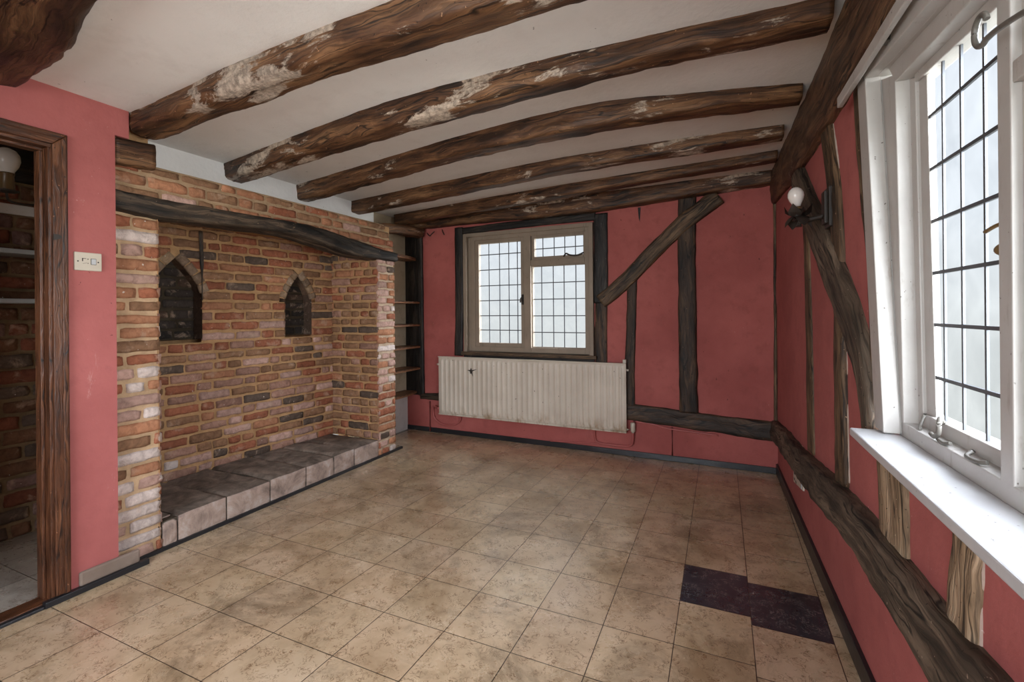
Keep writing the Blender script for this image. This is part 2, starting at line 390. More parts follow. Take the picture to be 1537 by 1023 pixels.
def timber(stations, A_dir, B_dir, mat_idx=0, mb=None, rough=.010, step=.03, sq=6.0, nseg=28, seed=0, caps=True):
    """Rough-hewn timber. stations: (centre, half width along A, half height along B). A_dir None: perpendicular to path and B."""
    mb = mb or MB()
    pts = [(Vector(c), a, b) for c, a, b in stations]
    S_ = []
    for i in range(len(pts) - 1):
        (c0, a0, b0), (c1, a1, b1) = pts[i], pts[i + 1]
        n = max(2, int((c1 - c0).length / step))
        pm, pn = pts[max(i - 1, 0)][0], pts[min(i + 2, len(pts) - 1)][0]
        for k in range(n):
            x = k / n
            c = .5 * ((2 * c0) + (c1 - pm) * x + (2 * pm - 5 * c0 + 4 * c1 - pn) * x * x + (3 * c0 - pm - 3 * c1 + pn) * x ** 3)
            S_.append((c, a0 + (a1 - a0) * x, b0 + (b1 - b0) * x))
    S_.append(pts[-1])
    rings = []; us = []; L = seed * 3.7
    B = Vector(B_dir).normalized()
    per = [0]
    for i, (c, a, b) in enumerate(S_):
        t = (S_[min(i + 1, len(S_) - 1)][0] - S_[max(i - 1, 0)][0]).normalized()
        A = (Vector(A_dir) if A_dir is not None else t.cross(B)).normalized()
        if i: L += (c - S_[i - 1][0]).length
        ring = []
        for k in range(nseg):
            th = 2 * math.pi * (k + .5) / nseg; cs, sn = math.cos(th), math.sin(th)
            rr = (abs(cs) ** sq + abs(sn) ** sq) ** (-1 / sq)
            lx, ly = cs * rr * a, sn * rr * b
            q = Vector((L * 2.2, lx * 9 + seed * 5.1, ly * 9))
            f = fbm(q, 3) * rough * .75 + fbm(Vector((L * 9, lx * 34 + seed, ly * 34)), 3) * rough * .55
            g = fbm(Vector((L * 1.3 + 40, seed * 9.3, 0)), 3) * rough * .65
            n_ = Vector((lx, ly)).normalized() if lx or ly else Vector((0, 0))
            lx += n_.x * f + g * (1 if cs > 0 else -.6); ly += n_.y * f
            ring.append(c + A * lx + B * ly)
        rings.append(ring); us.append(L)
    a, b = S_[0][1], S_[0][2]; per = [0]
    for k in range(nseg): per.append(per[-1] + (rings[0][(k + 1) % nseg] - rings[0][k]).length)
    mb.ring_loft(rings, mat_idx, (us, per), caps)
    return mb
def wall_timber(fr, path, d1, d0=-.03, mb=None, **k):
    """path: (u, z, half width) on the wall of frame FR; the face stands d1 out."""
    st = [(fr.w(u, (d0 + d1) / 2, z), hw, (d1 - d0) / 2) for u, z, hw in path]
    return timber(st, None, fr.d, mb=mb, **k)

# ------------------------------------------------------------------ setting: floor
def floor_mesh(xs, ys, mats, shear=None, z=0.0, black=None, thick=.06):
    mb = MB()
    X = lambda i, y: xs[i] + (shear[i] * (y - 1.65) if shear else 0)
    for i in range(len(xs) - 1):
        for j in range(len(ys) - 1):
            k = .90 + .18 * rnd.random(); w = (k, k * (.985 + .03 * rnd.random()), k * (.97 + .05 * rnd.random()))
            y0, y1 = ys[j], ys[j + 1]
            if i == 0 and 2.0 < y1 < 3.4: y0 -= .055; y1 -= .055
            if i == 0 and abs(ys[j] - 3.2) < .05: y0 -= .055
            if i == 0 and abs(ys[j + 1] - 1.945) < .03: y1 -= .055
            m = 1 if black and (i, j) in black else 0
            a, b = X(i + 1, y0), X(i, y0); c, d = X(i, y1), X(i + 1, y1)
            mb.face([(a, y0, z), (b, y0, z), (c, y1, z), (d, y1, z)], [(0, 0), (1, 0), (1, 1), (0, 1)], m, w if not m else (1, 1, 1))
    return mb
fx = [.397, .105, -.184, -.466, -.759, -1.062, -1.372, -1.69, -2.033, -2.353, -2.665, -2.97, -3.29]
sh = [0, 0, 0, .0, .01, .02, .036, .06, .06, .05, .04, .03, .02]
fx = [.70] + fx; sh = [0] + sh
fy = [1.07 - .2925 * k for k in range(12, 0, -1)] + [1.07, 1.355, 1.645, 1.945, 2.25, 2.585, 2.89, 3.20, 3.51, 3.86, 4.17, 4.48]
r0 = fy.index(2.25)
mb = MB()
def main_floor():
    mb = MB()
    X = lambda i, y: fx[i] + sh[i] * (y - 1.65)
    for i in range(len(fx) - 1):
        for j in range(len(fy) - 1):
            off = -.055 if i == 1 else 0.0
            k = .92 + .14 * rnd.random(); w = (k, k * (.985 + .03 * rnd.random()), k * (.97 + .05 * rnd.random()))
            y0, y1 = fy[j] + off, fy[j + 1] + off
            m = 1 if (i in (1, 2) and j == r0) else 0
            mb.face([(X(i + 1, y0), y0, 0), (X(i, y0), y0, 0), (X(i, y1), y1, 0), (X(i + 1, y1), y1, 0)], [(0, 0), (1, 0), (1, 1), (0, 1)], m, (1, 1, 1) if m else w)
    lo = -.12
    mb.prism([(-3.30, fy[0], lo), (.70, fy[0], lo), (.70, 4.48, lo), (-3.30, 4.48, lo)], [(-3.30, fy[0], -.004), (.70, fy[0], -.004), (.70, 4.48, -.004), (-3.30, 4.48, -.004)], 0)
    return mb
main_floor().build('floor', ['vinyl_beige', 'vinyl_black'], kind='structure')
hx = [-2.90 - .305 * k for k in range(10)]; hy = [-1.6 + .305 * k for k in range(13)]
hb = MB()
for i in range(len(hx) - 1):
    for j in range(len(hy) - 1):
        k = .92 + .14 * rnd.random()
        hb.face([(hx[i + 1], hy[j], .006), (hx[i], hy[j], .006), (hx[i], hy[j + 1], .006), (hx[i + 1], hy[j + 1], .006)], [(0, 0), (1, 0), (1, 1), (0, 1)], 0, (k, k, k))
hb.prism([(-5.6, -1.6, -.12), (-2.9, -1.6, -.12), (-2.9, 2.06, -.12), (-5.6, 2.06, -.12)], [(-5.6, -1.6, .0), (-2.9, -1.6, .0), (-2.9, 2.06, .0), (-5.6, 2.06, .0)], 0)
hb.build('floor_hall', 'vinyl_grey', kind='structure')

# ------------------------------------------------------------------ setting: ceiling
ZC = lambda x: 2.385 + .0132 * (x + 3)
mb = MB()
def cquad(x0, x1, y0, y1):
    mb.prism([(x0, y0, ZC(x0)), (x1, y0, ZC(x1)), (x1, y1, ZC(x1)), (x0, y1, ZC(x0))], [(x0, y0, 2.6), (x1, y0, 2.6), (x1, y1, 2.6), (x0, y1, 2.6)])
cquad(-3.30, .62, -2.4, 4.6)
mb.build('ceiling', 'ceiling_paint', kind='structure')
mb = MB(); mb.prism([(-5.6, -1.6, 2.36), (-2.96, -1.6, 2.36), (-2.96, 1.555, 2.36), (-5.6, 1.555, 2.36)], [(-5.6, -1.6, 2.5), (-2.96, -1.6, 2.5), (-2.96, 1.555, 2.5), (-5.6, 1.555, 2.5)])
mb.build('ceiling_hall', 'ceiling_paint', kind='structure')

# ------------------------------------------------------------------ setting: walls
WU0, WU1, WZ0, WZ1 = 1.50, 2.93, .885, 2.165            # window hole in the back wall
mb = MB(); T = -.12
mb.box(BW, -.25, WU0, T, 0, -.02, 2.5); mb.box(BW, WU1, 4.0, T, 0, -.02, 2.5)
mb.box(BW, WU0, WU1, T, 0, -.02, WZ0); mb.box(BW, WU0, WU1, T, 0, WZ1, 2.5)
mb.build('wall_back', 'pink_plaster', kind='structure')
RU0, RU1, RZ0, RZ1 = .30, 1.895, .93, 2.10                # window hole in the right wall
mb = MB()
mb.box(RW, RU1, 4.5, T, 0, -.02, 2.5); mb.box(RW, -2.4, RU0, T, 0, -.02, 2.5)
mb.box(RW, RU0, RU1, T, 0, -.02, RZ0); mb.box(RW, RU0, RU1, T, 0, RZ1, 2.5)
mb.build('wall_right', 'pink_plaster_worn', kind='structure')
# left: pink wall with the doorway; u runs toward the camera
DU0, DU1, DZ = 3.285, 4.12, 2.12
mb = MB()
mb.box(LW, 3.04, DU0, -.03, .06, .0, 2.45); mb.box(LW, DU0, DU1, -.03, .06, DZ, 2.45); mb.box(LW, DU1, 6.4, -.03, .06, .0, 2.45)
mb.box(LW, 2.978, 3.04, -.02, .06, 2.245, 2.45)
mb.build('wall_left', 'pink_plaster_worn', kind='structure')
# rear wall behind the camera, with a hole for the added fill window
REAR = Fr((-3.0, -1.95), (.7, -1.95))
mb = MB()
mb.box(REAR, -.1, .9, -.2, 0, -.02, 2.5); mb.box(REAR, 2.9, 3.8, -.2, 0, -.02, 2.5); mb.box(REAR, .9, 2.9, -.2, 0, -.02, .75); mb.box(REAR, .9, 2.9, -.2, 0, 2.1, 2.5)
mb.build('wall_rear', 'pink_plaster', kind='structure')
def slab_box(x0, x1, y0, y1, z0, z1, mb=None):
    mb = mb or MB(); mb.prism([(x0, y0, z0), (x1, y0, z0), (x1, y1, z0), (x0, y1, z0)], [(x0, y0, z1), (x1, y0, z1), (x1, y1, z1), (x0, y1, z1)]); return mb
slab_box(-3.84, -2.97, 1.50, 1.552, .0, 2.36).build('wall_passage_end', 'cream_plaster', kind='structure')
slab_box(-5.7, -5.5, -1.6, 1.555, .0, 2.36).build('wall_passage_far', 'cream_plaster', kind='structure')
slab_box(-5.6, -2.97, -1.75, -1.6, .0, 2.36).build('wall_passage_rear', 'cream_plaster', kind='structure')

# white set-back panel between the beam ends above the brickwork
mb = MB(); mb.prism([(-3.30, 1.36, 2.13), (-3.175, 1.36, 2.13), (-3.175, 3.70, 2.13), (-3.30, 3.70, 2.13)], [(-3.30, 1.36, 2.5), (-3.175, 1.36, 2.5), (-3.175, 3.70, 2.5), (-3.30, 3.70, 2.5)])
mb.build('trim_1', 'ceiling_paint', kind='structure')
# alcove back
mb = MB(); mb.prism([(-3.42, 3.60, 0), (-3.30, 3.60, 0), (-3.30, 4.45, 0), (-3.42, 4.45, 0)], [(-3.42, 3.60, 2.5), (-3.30, 3.60, 2.5), (-3.30, 4.45, 2.5), (-3.42, 4.45, 2.5)])
mb.build('wall_alcove', 'cream_plaster', kind='structure')

# skirtings (thin black strips)
mb = MB(); mb.box(BW, .0, 3.70, 0, .014, 0, .050); mb.build('baseboard_back', 'black_skirting', bevel=.003, kind='structure')
mb = MB(); mb.box(RW, -1.9, 4.30, 0, .016, 0, .085); mb.build('baseboard_right', 'black_skirting', bevel=.003, kind='structure')
mb = MB(); mb.box(LW, .66, 2.935, .0, .022, 0, .022); mb.box(LW, 2.915, 3.335, .062, .092, 0, .028)
mb.build('baseboard_left', 'black_skirting', bevel=.003, kind='structure')
mb = MB(); mb.box(LW, 2.95, 3.205, .058, .078, .026, .095); mb.build('trim_2', 'grey_plaster', bevel=.012, kind='structure')

# ------------------------------------------------------------------ brickwork
def lerp(a, b, t): return tuple(x + (y - x) * t for x, y in zip(a, b))
RED, ORANGE, DARK, PURPLE, PINK, WHITE, BROWN = (.32, .115, .062), (.40, .185, .100), (.115, .080, .060), (.34, .190, .138), (.49, .31, .25), (.60, .50, .45), (.27, .145, .080)
def pick(r, weights):
    x = r.random() * sum(w for _, w in weights)
    for c, w in weights:
        x -= w
        if x <= 0: break
    k = .82 + .36 * r.random()
    return tuple(min(.8, v * k) for v in c)
def brickwork(mb, fr, z0, z1, spans, pal, mort, d=0.0, course=.0745, joint=.020, seed=1, warp=.006, lens=(.225, .11), stretch=.68):
    """Courses of separate worn bricks bedded in mortar. spans(z) -> list of (u0, u1); pal(u, z) -> weights."""
    r = random.Random(seed); z = z0; k = 0
    while z < z1 - .02:
        h = min(course * (.95 + .1 * r.random()), z1 - z)
        zc = z + h / 2
        for (a, b) in spans(zc):
            if b - a < .02: continue
            n = max(2, int((b - a) / .06))
            P = [[fr.w(a + (b - a) * i / n, d - .007 + .004 * fbm(Vector(((a + (b - a) * i / n) * 9, zz * 14, seed))), zz) for i in range(n + 1)] for zz in (z, z + h * .5, z + h)]
            mc = lerp(mort[0], mort[1], r.random())
            mb.grid(P[::-1] if False else P, None, 1, mc)
            u = a - (0 if k % 2 else r.random() * .10)
            while u < b - .015:
                L = (lens[0] if r.random() < stretch else lens[1]) * (.9 + .2 * r.random())
                ua, ub = max(u, a), min(u + L, b)
                if b - ub < .045: ub = b
                if ub - ua > .03:
                    j = joint * (.7 + .6 * r.random()) / 2; ja = j if ua > a + .001 else .002; jb = j if ub < b - .001 else .002
                    x0, x1, y0, y1 = ua + ja, ub - jb, z + j, z + h - j
                    col = pick(r, pal((ua + ub) / 2, zc)); out = (.3 + r.random()) * .006
                    nx = max(4, int((x1 - x0) / .022)); ny = 4; Q = []
                    for iy in range(-1, ny + 2):
                        row = []
                        for ix in range(-1, nx + 2):
                            tx, ty = min(max(ix / nx, 0), 1), min(max(iy / ny, 0), 1)
                            edge = ix in (-1, nx + 1) or iy in (-1, ny + 1)
                            px = x0 + (x1 - x0) * tx; py = y0 + (y1 - y0) * ty
                            rx, ry = tx - .5, ty - .5
                            cor = max(0, abs(rx) * 2 - .86) * max(0, abs(ry) * 2 - .5)
                            px -= rx * cor * .25 * .1; py -= ry * cor * .25 * .4
                            q = Vector((px * 16, py * 26, seed * 3 + d))
                            px += .0075 * noise.noise(q) ; py += .0070 * noise.noise(q + Vector((9, 3, 1)))
                            m = min(tx, 1 - tx) * (x1 - x0); m = min(m, min(ty, 1 - ty) * (y1 - y0))
                            dd = d + out * .6 + min(m / .012, 1) * .005 + warp * fbm(Vector((px * 24, py * 30, seed)), 3)
                            if edge: dd = d - .014
                            row.append(fr.w(px, dd, py))
                        Q.append(row)
                    mb.grid(Q, None, 0, col)
                u += L
        z += h; k += 1
def arch_cut(z, zb, zs, za, u0, ua, u1):
    """(left, right) opening of a pointed niche at height z, or None."""
    if z < zb or z > za: return None
    if z <= zs: return (u0, u1)
    t = (z - zs) / (za - zs); t = t ** 1.0
    return (u0 + (ua - u0) * t ** 1.45, u1 + (ua - u1) * t ** 1.45)
N1 = dict(zb=1.146, zs=1.49, za=1.735, u0=1.195, ua=1.372, u1=1.548)
N2 = dict(zb=1.135, zs=1.465, za=1.675, u0=.240, ua=.374, u1=.508)
MORT = ((.53, .32, .16), (.45, .265, .13)); MORT_PALE = ((.58, .40, .245), (.50, .345, .205))

FP = thing('brick_fireplace', (-2.88, 2.46, 0), 'wide red brick inglenook fireplace recess with two pointed niches', 'fireplace')
def pal_back(u, z):
    t = min(max((z - .6) / .9, 0), 1)
    return [(RED, .6 + .8 * t), (ORANGE, .35 + .5 * t), (BROWN, .5 + 1.2 * t), (DARK, .22 + .22 * t + (.9 if z < .32 else 0)), (PURPLE, 1.5 - 1.1 * t), (PINK, 1.1 - .85 * t), (WHITE, .12 * (1 - t))]
mb = MB()
def spans_back(z):
    s = [(-.02, 1.93)]
    for N in (N1, N2):
        M = dict(N); c = arch_cut(z, M['zb'] , M['zs'], M['za'] + .055, M['u0'] - (.05 if z > M['zs'] - .02 else 0), M['ua'], M['u1'] + (.05 if z > M['zs'] - .02 else 0))
        if c:
            o = []
            for a, b in s: o += [(a, min(b, c[0])), (max(a, c[1]), b)]
            s = [x for x in o if x[1] - x[0] > .005]
    return s
brickwork(mb, RB, .16, 2.02, spans_back, pal_back, MORT, seed=3)
# niche linings
def niche(N, dep, seed):
    m = MB()
    brickwork(m, RB, N['zb'], N['za'] + .02, lambda z: [(N['u0'] - .01, N['u1'] + .01)], lambda u, z: [((.045, .034, .028), 2.2), ((.03, .023, .019), 2), ((.075, .045, .03), .6)], ((.075, .055, .035), (.05, .038, .026)), d=-dep, seed=seed)  # niche back bricks and mortar coloured near-black
    prof = [(N['u0'], N['zb'])] + [(N['u0'] + (N['ua'] - N['u0']) * t ** 1.45, N['zs'] + (N['za'] - N['zs']) * t) for t in [k / 6 for k in range(7)]]
    prof += [(N['u1'] + (N['ua'] - N['u1']) * t ** 1.45, N['zs'] + (N['za'] - N['zs']) * t) for t in [k / 6 for k in range(5, -1, -1)]] + [(N['u1'], N['zb'])]
    for (a, b), (c, e) in zip(prof, prof[1:] + prof[:1]):
        n = 5
        P = [[RB.w(a + (c - a) * s, -dep * i / n + .004 + .003 * fbm(Vector((a * 30 + i, b * 30, seed))), b + (e - b) * s) for s in (0, .5, 1)] for i in range(n + 1)]
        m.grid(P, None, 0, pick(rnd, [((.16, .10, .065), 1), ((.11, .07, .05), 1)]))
    # ring of bricks on edge round the head
    bd = MB()
    for side, (ue) in ((0, N['u0']), (1, N['u1'])):
        sg = -1 if side == 0 else 1
        pts = [(ue + (N['ua'] - ue) * t ** 1.45, N['zs'] - .01 + (N['za'] - N['zs'] + .01) * t) for t in [k / 20 for k in range(21)]]
        nb = 4
        for k in range(nb):
            i0, i1 = int(20 * k / nb), int(20 * (k + 1) / nb)
            A, B_ = Vector(pts[i0]), Vector(pts[i1]); dr = (B_ - A).normalized(); nr = Vector((-dr.y, dr.x)) * (1 if side == 0 else -1)
            A = A + dr * .004; B_ = B_ - dr * .004
            w = .056
            c = pick(rnd, [((.34, .23, .14), 1), ((.22, .15, .10), 1), ((.40, .28, .19), 1)])
            rows = []
            for iy in range(-1, 5):
                row = []
                for ix in range(-1, 8):
                    tx, ty = min(max(ix / 6, 0), 1), min(max(iy / 3, 0), 1)
                    q = A + (B_ - A) * tx + nr * (ty * w - .002)
                    ed = ix in (-1, 7) or iy in (-1, 4)
                    dd = -.02 if ed else .008 + .005 * fbm(Vector((q.x * 25, q.y * 25, seed)))
                    row.append(RB.w(q.x, dd, q.y))
                rows.append(row)
            bd.grid(rows if side == 0 else [r[::-1] for r in rows], None, 0, c)
        for k in range(20):
            A, B_ = Vector(pts[k]), Vector(pts[k + 1]); dr = (B_ - A).normalized(); nr = Vector((-dr.y, dr.x)) * (1 if side == 0 else -1)
            bd.face([RB.w(*(lambda q: (q.x, -.004, q.y))(x)) for x in ((A, B_, B_ + nr * .10, A + nr * .10) if side else (B_, A, A + nr * .10, B_ + nr * .10))], None, 1, MORT[0])
    ap = (N['ua'], N['za'])
    bd.face([RB.w(u, -.005, z) for u, z in ((ap[0] + .075, ap[1] - .01), (ap[0] + .05, ap[1] + .075), (ap[0] - .05, ap[1] + .075), (ap[0] - .075, ap[1] - .01), (ap[0], ap[1] + .003))], None, 1, MORT[0])
    return m, bd
part(mb, 'recess_wall', ['brick', 'mortar'], FP)
for N, dp, sd in ((N1, .115, 21), (N2, .11, 22)):
    m, bd = niche(N, dp, sd)
    nm = part(m, 'niche', ['brick', 'mortar'], FP, label='pointed niche with near-black bricks'); subpart(bd, 'niche_arch', ['brick', 'mortar'], nm)
# left pier
def pal_left(u, z):
    t = min(max((z - .35) / .9, 0), 1)
    return [(RED, .5 + 1.0 * t), (ORANGE, .5 + .5 * t), (DARK, .05 + .35 * t), (PINK, 1.3 - 1.0 * t), (WHITE, 1.2 - 1.05 * t), (BROWN, .2 + .4 * t)]
mb = MB()
brickwork(mb, LW, .0, 1.96, lambda z: [(2.808, 3.055)], pal_left, MORT_PALE, seed=5)
PIN = Fr((-3.56, 1.577), (-2.88, 1.577))
brickwork(mb, PIN, .0, 1.96, lambda z: [(0, .685)], pal_back, MORT, seed=6)
part(mb, 'left_pier', ['brick', 'mortar'], FP).name = 'brick_pier'
# right pier
mb = MB()
def pal_right(u, z):
    t = min(max((z - .2) / 1.4, 0), 1)
    return [(RED, .6 + .3 * (1 - t)), (ORANGE, 1.0), (DARK, .12), (PINK, 1.5), (WHITE, .35)]
brickwork(mb, LW, .0, 1.84, lambda z: [(.742, .985)], pal_right, ((.55, .42, .30), (.50, .38, .27)), seed=8, stretch=.35)
PSIDE = Fr((-2.88, 3.400), (-3.6, 3.400))
brickwork(mb, PSIDE, .16, 1.93, lambda z: [(.0, .60)], lambda u, z: [(RED, .6), (BROWN, 1.6), (DARK, .35), (PURPLE, .8), (ORANGE, .35)], MORT, seed=9, stretch=.55)
PBACK = Fr((-3.6, 3.643), (-2.88, 3.643))
brickwork(mb, PBACK, .0, 1.9, lambda z: [(0, .72)], lambda u, z: [(RED, 1), (BROWN, 1)], MORT, seed=10)
part(mb, 'brick_pier', ['brick', 'mortar'], FP)
# brickwork over the lintel
mb = MB()
def sp_up(z): return [(.765, 1.30)] if z < 1.94 else [(.765 + (.06 if z > 2.0 else 0) + (.06 if z > 2.075 else 0), 3.05)]
brickwork(mb, LW, 1.875, 2.152, sp_up, lambda u, z: [(RED, .9), (ORANGE, 1.4), (BROWN, 1.2), (PINK, .35)], ((.46, .32, .20), (.40, .27, .16)), d=.004, seed=12)
mb.face([LW.w(.885, .0, 2.145), LW.w(3.05, 0, 2.145), LW.w(3.05, -.31, 2.145), LW.w(.885, -.31, 2.145)][::-1], None, 1, MORT[0])
mb.box(LW, .80, 3.04, -.14, -.012, 1.93, 2.142, 1, MORT[0])
mb.box(LW, 2.85, 3.05, -.29, -.015, 2.13, 2.376, 1, MORT[1])  # filler block added to stop sky light leaking in above the pier
part(mb, 'upper_brickwork', ['brick', 'mortar'], FP)
# soot streak down from the lintel
mb = MB()
st = [(RB.w(1.205, .012, 1.94), .014, .004), (RB.w(1.20, .012, 1.70), .013, .004), (RB.w(1.198, .012, 1.60), .004, .003), (RB.w(1.198, .012, 1.43), .003, .003)]
timber(st, RB.u, RB.d, mb=mb, rough=.004, nseg=8, seed=4)
part(mb, 'soot_streak', 'wood_char', FP, label='black soot streak')
m = MB(); m.prism([(-3.84, 1.56, 0), (-3.70, 1.56, 0), (-3.70, 3.66, 0), (-3.84, 3.66, 0)], [(-3.84, 1.56, 2.36), (-3.70, 1.56, 2.36), (-3.70, 3.66, 2.36), (-3.84, 3.66, 2.36)], 0, MORT[1])  # unseen backing added to keep sky light from showing through the recess
part(m, 'sky_blocker', 'mortar', FP)
# back of recess roof
mb = MB(); mb.prism([(-3.6, 1.55, 1.97), (-3.02, 1.55, 1.97), (-3.02, 3.42, 1.97), (-3.6, 3.42, 1.97)], [(-3.6, 1.55, 2.1), (-3.02, 1.55, 2.1), (-3.02, 3.42, 2.1), (-3.6, 3.42, 2.1)], 0, MORT[1])
part(mb, 'recess_soffit', 'mortar', FP)

# raised hearth of slabs
HE = thing('raised_hearth', (-3.17, 2.49, 0), 'raised hearth of worn grey stone slabs along the foot of the brick recess', 'hearth')
us = [.99, 1.30, 1.53, 1.808, 2.116, 2.43, 2.722]
def slab(u0, u1, dback, h, seed, d1=.0):
    m = MB(); nu, nd = 12, 12; g = .004
    def top(u, d):
        ed = min(u - u0 - g, u1 - g - u, d1 - d) ; r = min(max(ed, 0) / .02, 1)
        return h - .012 * (1 - r) ** 2 + .006 * fbm(Vector((u * 6, d * 6, seed)), 3)
    P = []
    for i in range(nd + 1):
        d = d1 + (dback - d1) * i / nd; P.append([LW.w(u0 + g + (u1 - u0 - 2 * g) * k / nu, d, top(u0 + g + (u1 - u0 - 2 * g) * k / nu, d)) for k in range(nu + 1)])
    m.grid(P)
    F = [[LW.w(u0 + g + (u1 - u0 - 2 * g) * k / nu, d1 + (.005 * fbm(Vector((u0 * 9 + k * .6, zz * 20, seed))) + .006 * (1 if 0 < k < nu else 0)) * (1 if zz < 1 else 0), top(u0 + g + (u1 - u0 - 2 * g) * k / nu, d1) * zz) for k in range(nu + 1)] for zz in (0, .25, .5, .75, .93, 1)]
    m.grid(F)
    for uu, rev in ((u0 + g, False), (u1 - g, True)):
        q = [LW.w(uu, d1, 0), LW.w(uu, dback, 0), LW.w(uu, dback, h - .012), LW.w(uu, d1, h - .012)]
        m.face(q if rev else q[::-1])
    return m
for k, (a, b) in enumerate(zip(us[:-1], us[1:])):
    part(slab(a, b, -.645, .172 + .004 * (k % 2), k), 'hearth_slab', 'hearth_slab', HE)
part(slab(2.722, 2.806, -.06, .150, 11), 'edge_block', 'hearth_slab', HE, label='small pale block at the hearth corner')
part(slab(2.722, 2.806, -.645, .170, 12, -.062), 'hearth_slab', 'hearth_slab', HE)
m = MB(); m.box(LW, .99, 2.80, -.54, -.01, 0, .155, 0, (.10, .08, .06)); part(m, 'mortar_bed', 'mortar', HE)

# lintel
lint = [(3.06, 1.925, .053), (2.83, 1.918, .056), (2.59, 1.926, .046), (2.29, 1.940, .041), (1.975, 1.950, .047), (1.67, 1.931, .063), (1.30, 1.886, .070), (1.0, 1.866, .052), (.745, 1.858, .045)]
mb = wall_timber(LW, lint, .050, -.16, rough=.013, seed=31, sq=7, nseg=40, step=.025)
tag(mb.build('lintel_beam', 'wood_char'), 'long charred timber lintel bowed across the top of the brick fireplace', 'beam')

# ------------------------------------------------------------------ ceiling beams
BEAMS = [
 (.16, [(-2.83, 1.408, 2.283), (-2.6, 1.398, 2.286), (-2.1, 1.357, 2.292), (-1.6, 1.331, 2.297), (-1.1, 1.316, 2.300), (-.6, 1.316, 2.306), (-.1, 1.316, 2.31), (.39, 1.316, 2.31)], 'nearest of the six ceiling joists, heavily flaked with pale old paint'),
 (.15, [(-3.2, 2.165, 2.274), (-2.6, 2.068, 2.274), (-2.1, 1.986, 2.274), (-1.6, 1.925, 2.279), (-1.1, 1.908, 2.302), (-.6, 1.908, 2.324), (-.1, 1.934, 2.350), (.372, 1.968, 2.362)], 'second ceiling joist from the girder, thick and bowed, one pale patch at its fireplace end'),
 (.14, [(-3.2, 2.776, 2.262), (-2.6, 2.674, 2.275), (-2.1, 2.588, 2.287), (-1.6, 2.505, 2.298), (-1.1, 2.440, 2.300), (-.6, 2.42, 2.305), (-.1, 2.53, 2.338), (.372, 2.673, 2.372)], 'third ceiling joist from the girder, thick, rising in a curve toward the window side'),
 (.13, [(-3.2, 3.393, 2.275), (-2.6, 3.321, 2.285), (-2.1, 3.26, 2.294), (-1.6, 3.2, 2.304), (-1.1, 3.157, 2.320), (-.6, 3.153, 2.331), (-.1, 3.171, 2.347), (.350, 3.210, 2.366)], 'fourth ceiling joist from the girder, slim and brown with a squared cut end'),
 (.12, [(-3.2, 4.055, 2.282), (-2.6, 3.975, 2.291), (-2.1, 3.909, 2.297), (-1.6, 3.843, 2.304), (-1.1, 3.803, 2.319), (-.6, 3.767, 2.338), (-.1, 3.732, 2.357), (.362, 3.698, 2.372)], 'fifth ceiling joist, the slimmest, next to the one against the end wall'),
 (.12, [(-3.2, 4.29, 2.262), (-2.6, 4.27, 2.262), (-2.1, 4.245, 2.258), (-1.6, 4.235, 2.250), (-1.1, 4.22, 2.250), (-.6, 4.215, 2.276), (-.1, 4.205, 2.302), (.375, 4.205, 2.330)], 'last ceiling joist, lying tight against the pink end wall above the window'),
]
for k, (w, st, lab) in enumerate(BEAMS):
    S_ = []
    for x, y, zb in st:
        zt = ZC(x) + .05
        S_.append((Vector((x, y + w / 2, (zt + zb) / 2)), w / 2, (zt - zb) / 2))
    mb = timber(S_, (0, -1, 0), (0, 0, 1), rough=.011 if k < 3 else .008, sq=(5, 6, 7, 9, 9, 9)[k], seed=50 + k * 3, nseg=36)
    tag(mb.build('ceiling_beam', 'wood_flaked' if k == 0 else 'wood_ceiling'), lab, 'beam', 'joists across the white ceiling')
# girder, nearest the camera
S_ = [(Vector((-2.83, .80, 2.40)), .205, .085), (Vector((-2.3, .74, 2.40)), .205, .085), (Vector((-1.85, .645, 2.40)), .205, .085), (Vector((-1.2, .60, 2.40)), .21, .085), (Vector((.40, .58, 2.40)), .21, .085)]
mb = timber(S_, (0, -1, 0), (0, 0, 1), rough=.016, sq=5, seed=90, nseg=28)
tag(mb.build('girder_beam', 'wood_girder'), 'broad dark ceiling girder above the doorway, deeply grained and knotted', 'beam')
# wall plate along the right wall
mb = timber([(Vector((.43, -1.9, 2.29)), .05, .15), (Vector((.452, .9, 2.29)), .05, .15), (RW.w(1.6, .012, 2.285), .045, .135), (RW.w(2.2, .012, 2.27), .045, .145), (RW.w(2.7, .012, 2.265), .045, .145), (RW.w(3.3, .010, 2.27), .04, .15), (RW.w(4.29, .008, 2.31), .035, .13)], (-1, 0, 0), (0, 0, 1), rough=.012, seed=77, nseg=24)
tag(mb.build('wall_plate_beam', 'wood_plate'), 'thick round-edged beam along the top of the right wall, joist ends resting on it', 'beam')
# beam stub over the pier, beam end at the alcove
mb = timber([(LW.w(3.036, .0, 2.178), .05, .070), (LW.w(2.845, .0, 2.192), .05, .070)], None, (0, 0, 1), rough=.008, seed=15)
tag(mb.build('beam_stub', 'wood_ceiling'), 'short brown beam stub under the nearest joist, by the pink wall corner', 'beam')
mb = MB()
timber([(Vector((-3.19, 3.62, 2.17)), .06, .05), (Vector((-3.12, 3.95, 2.20)), .06, .05), (Vector((-3.05, 4.33, 2.21)), .06, .05)], None, (0, 0, 1), mb=mb, rough=.014, seed=17)
tag(mb.build('wall_plate_stub', 'wood_ceiling'), 'broken timber end above the shelved alcove in the far corner', 'beam')

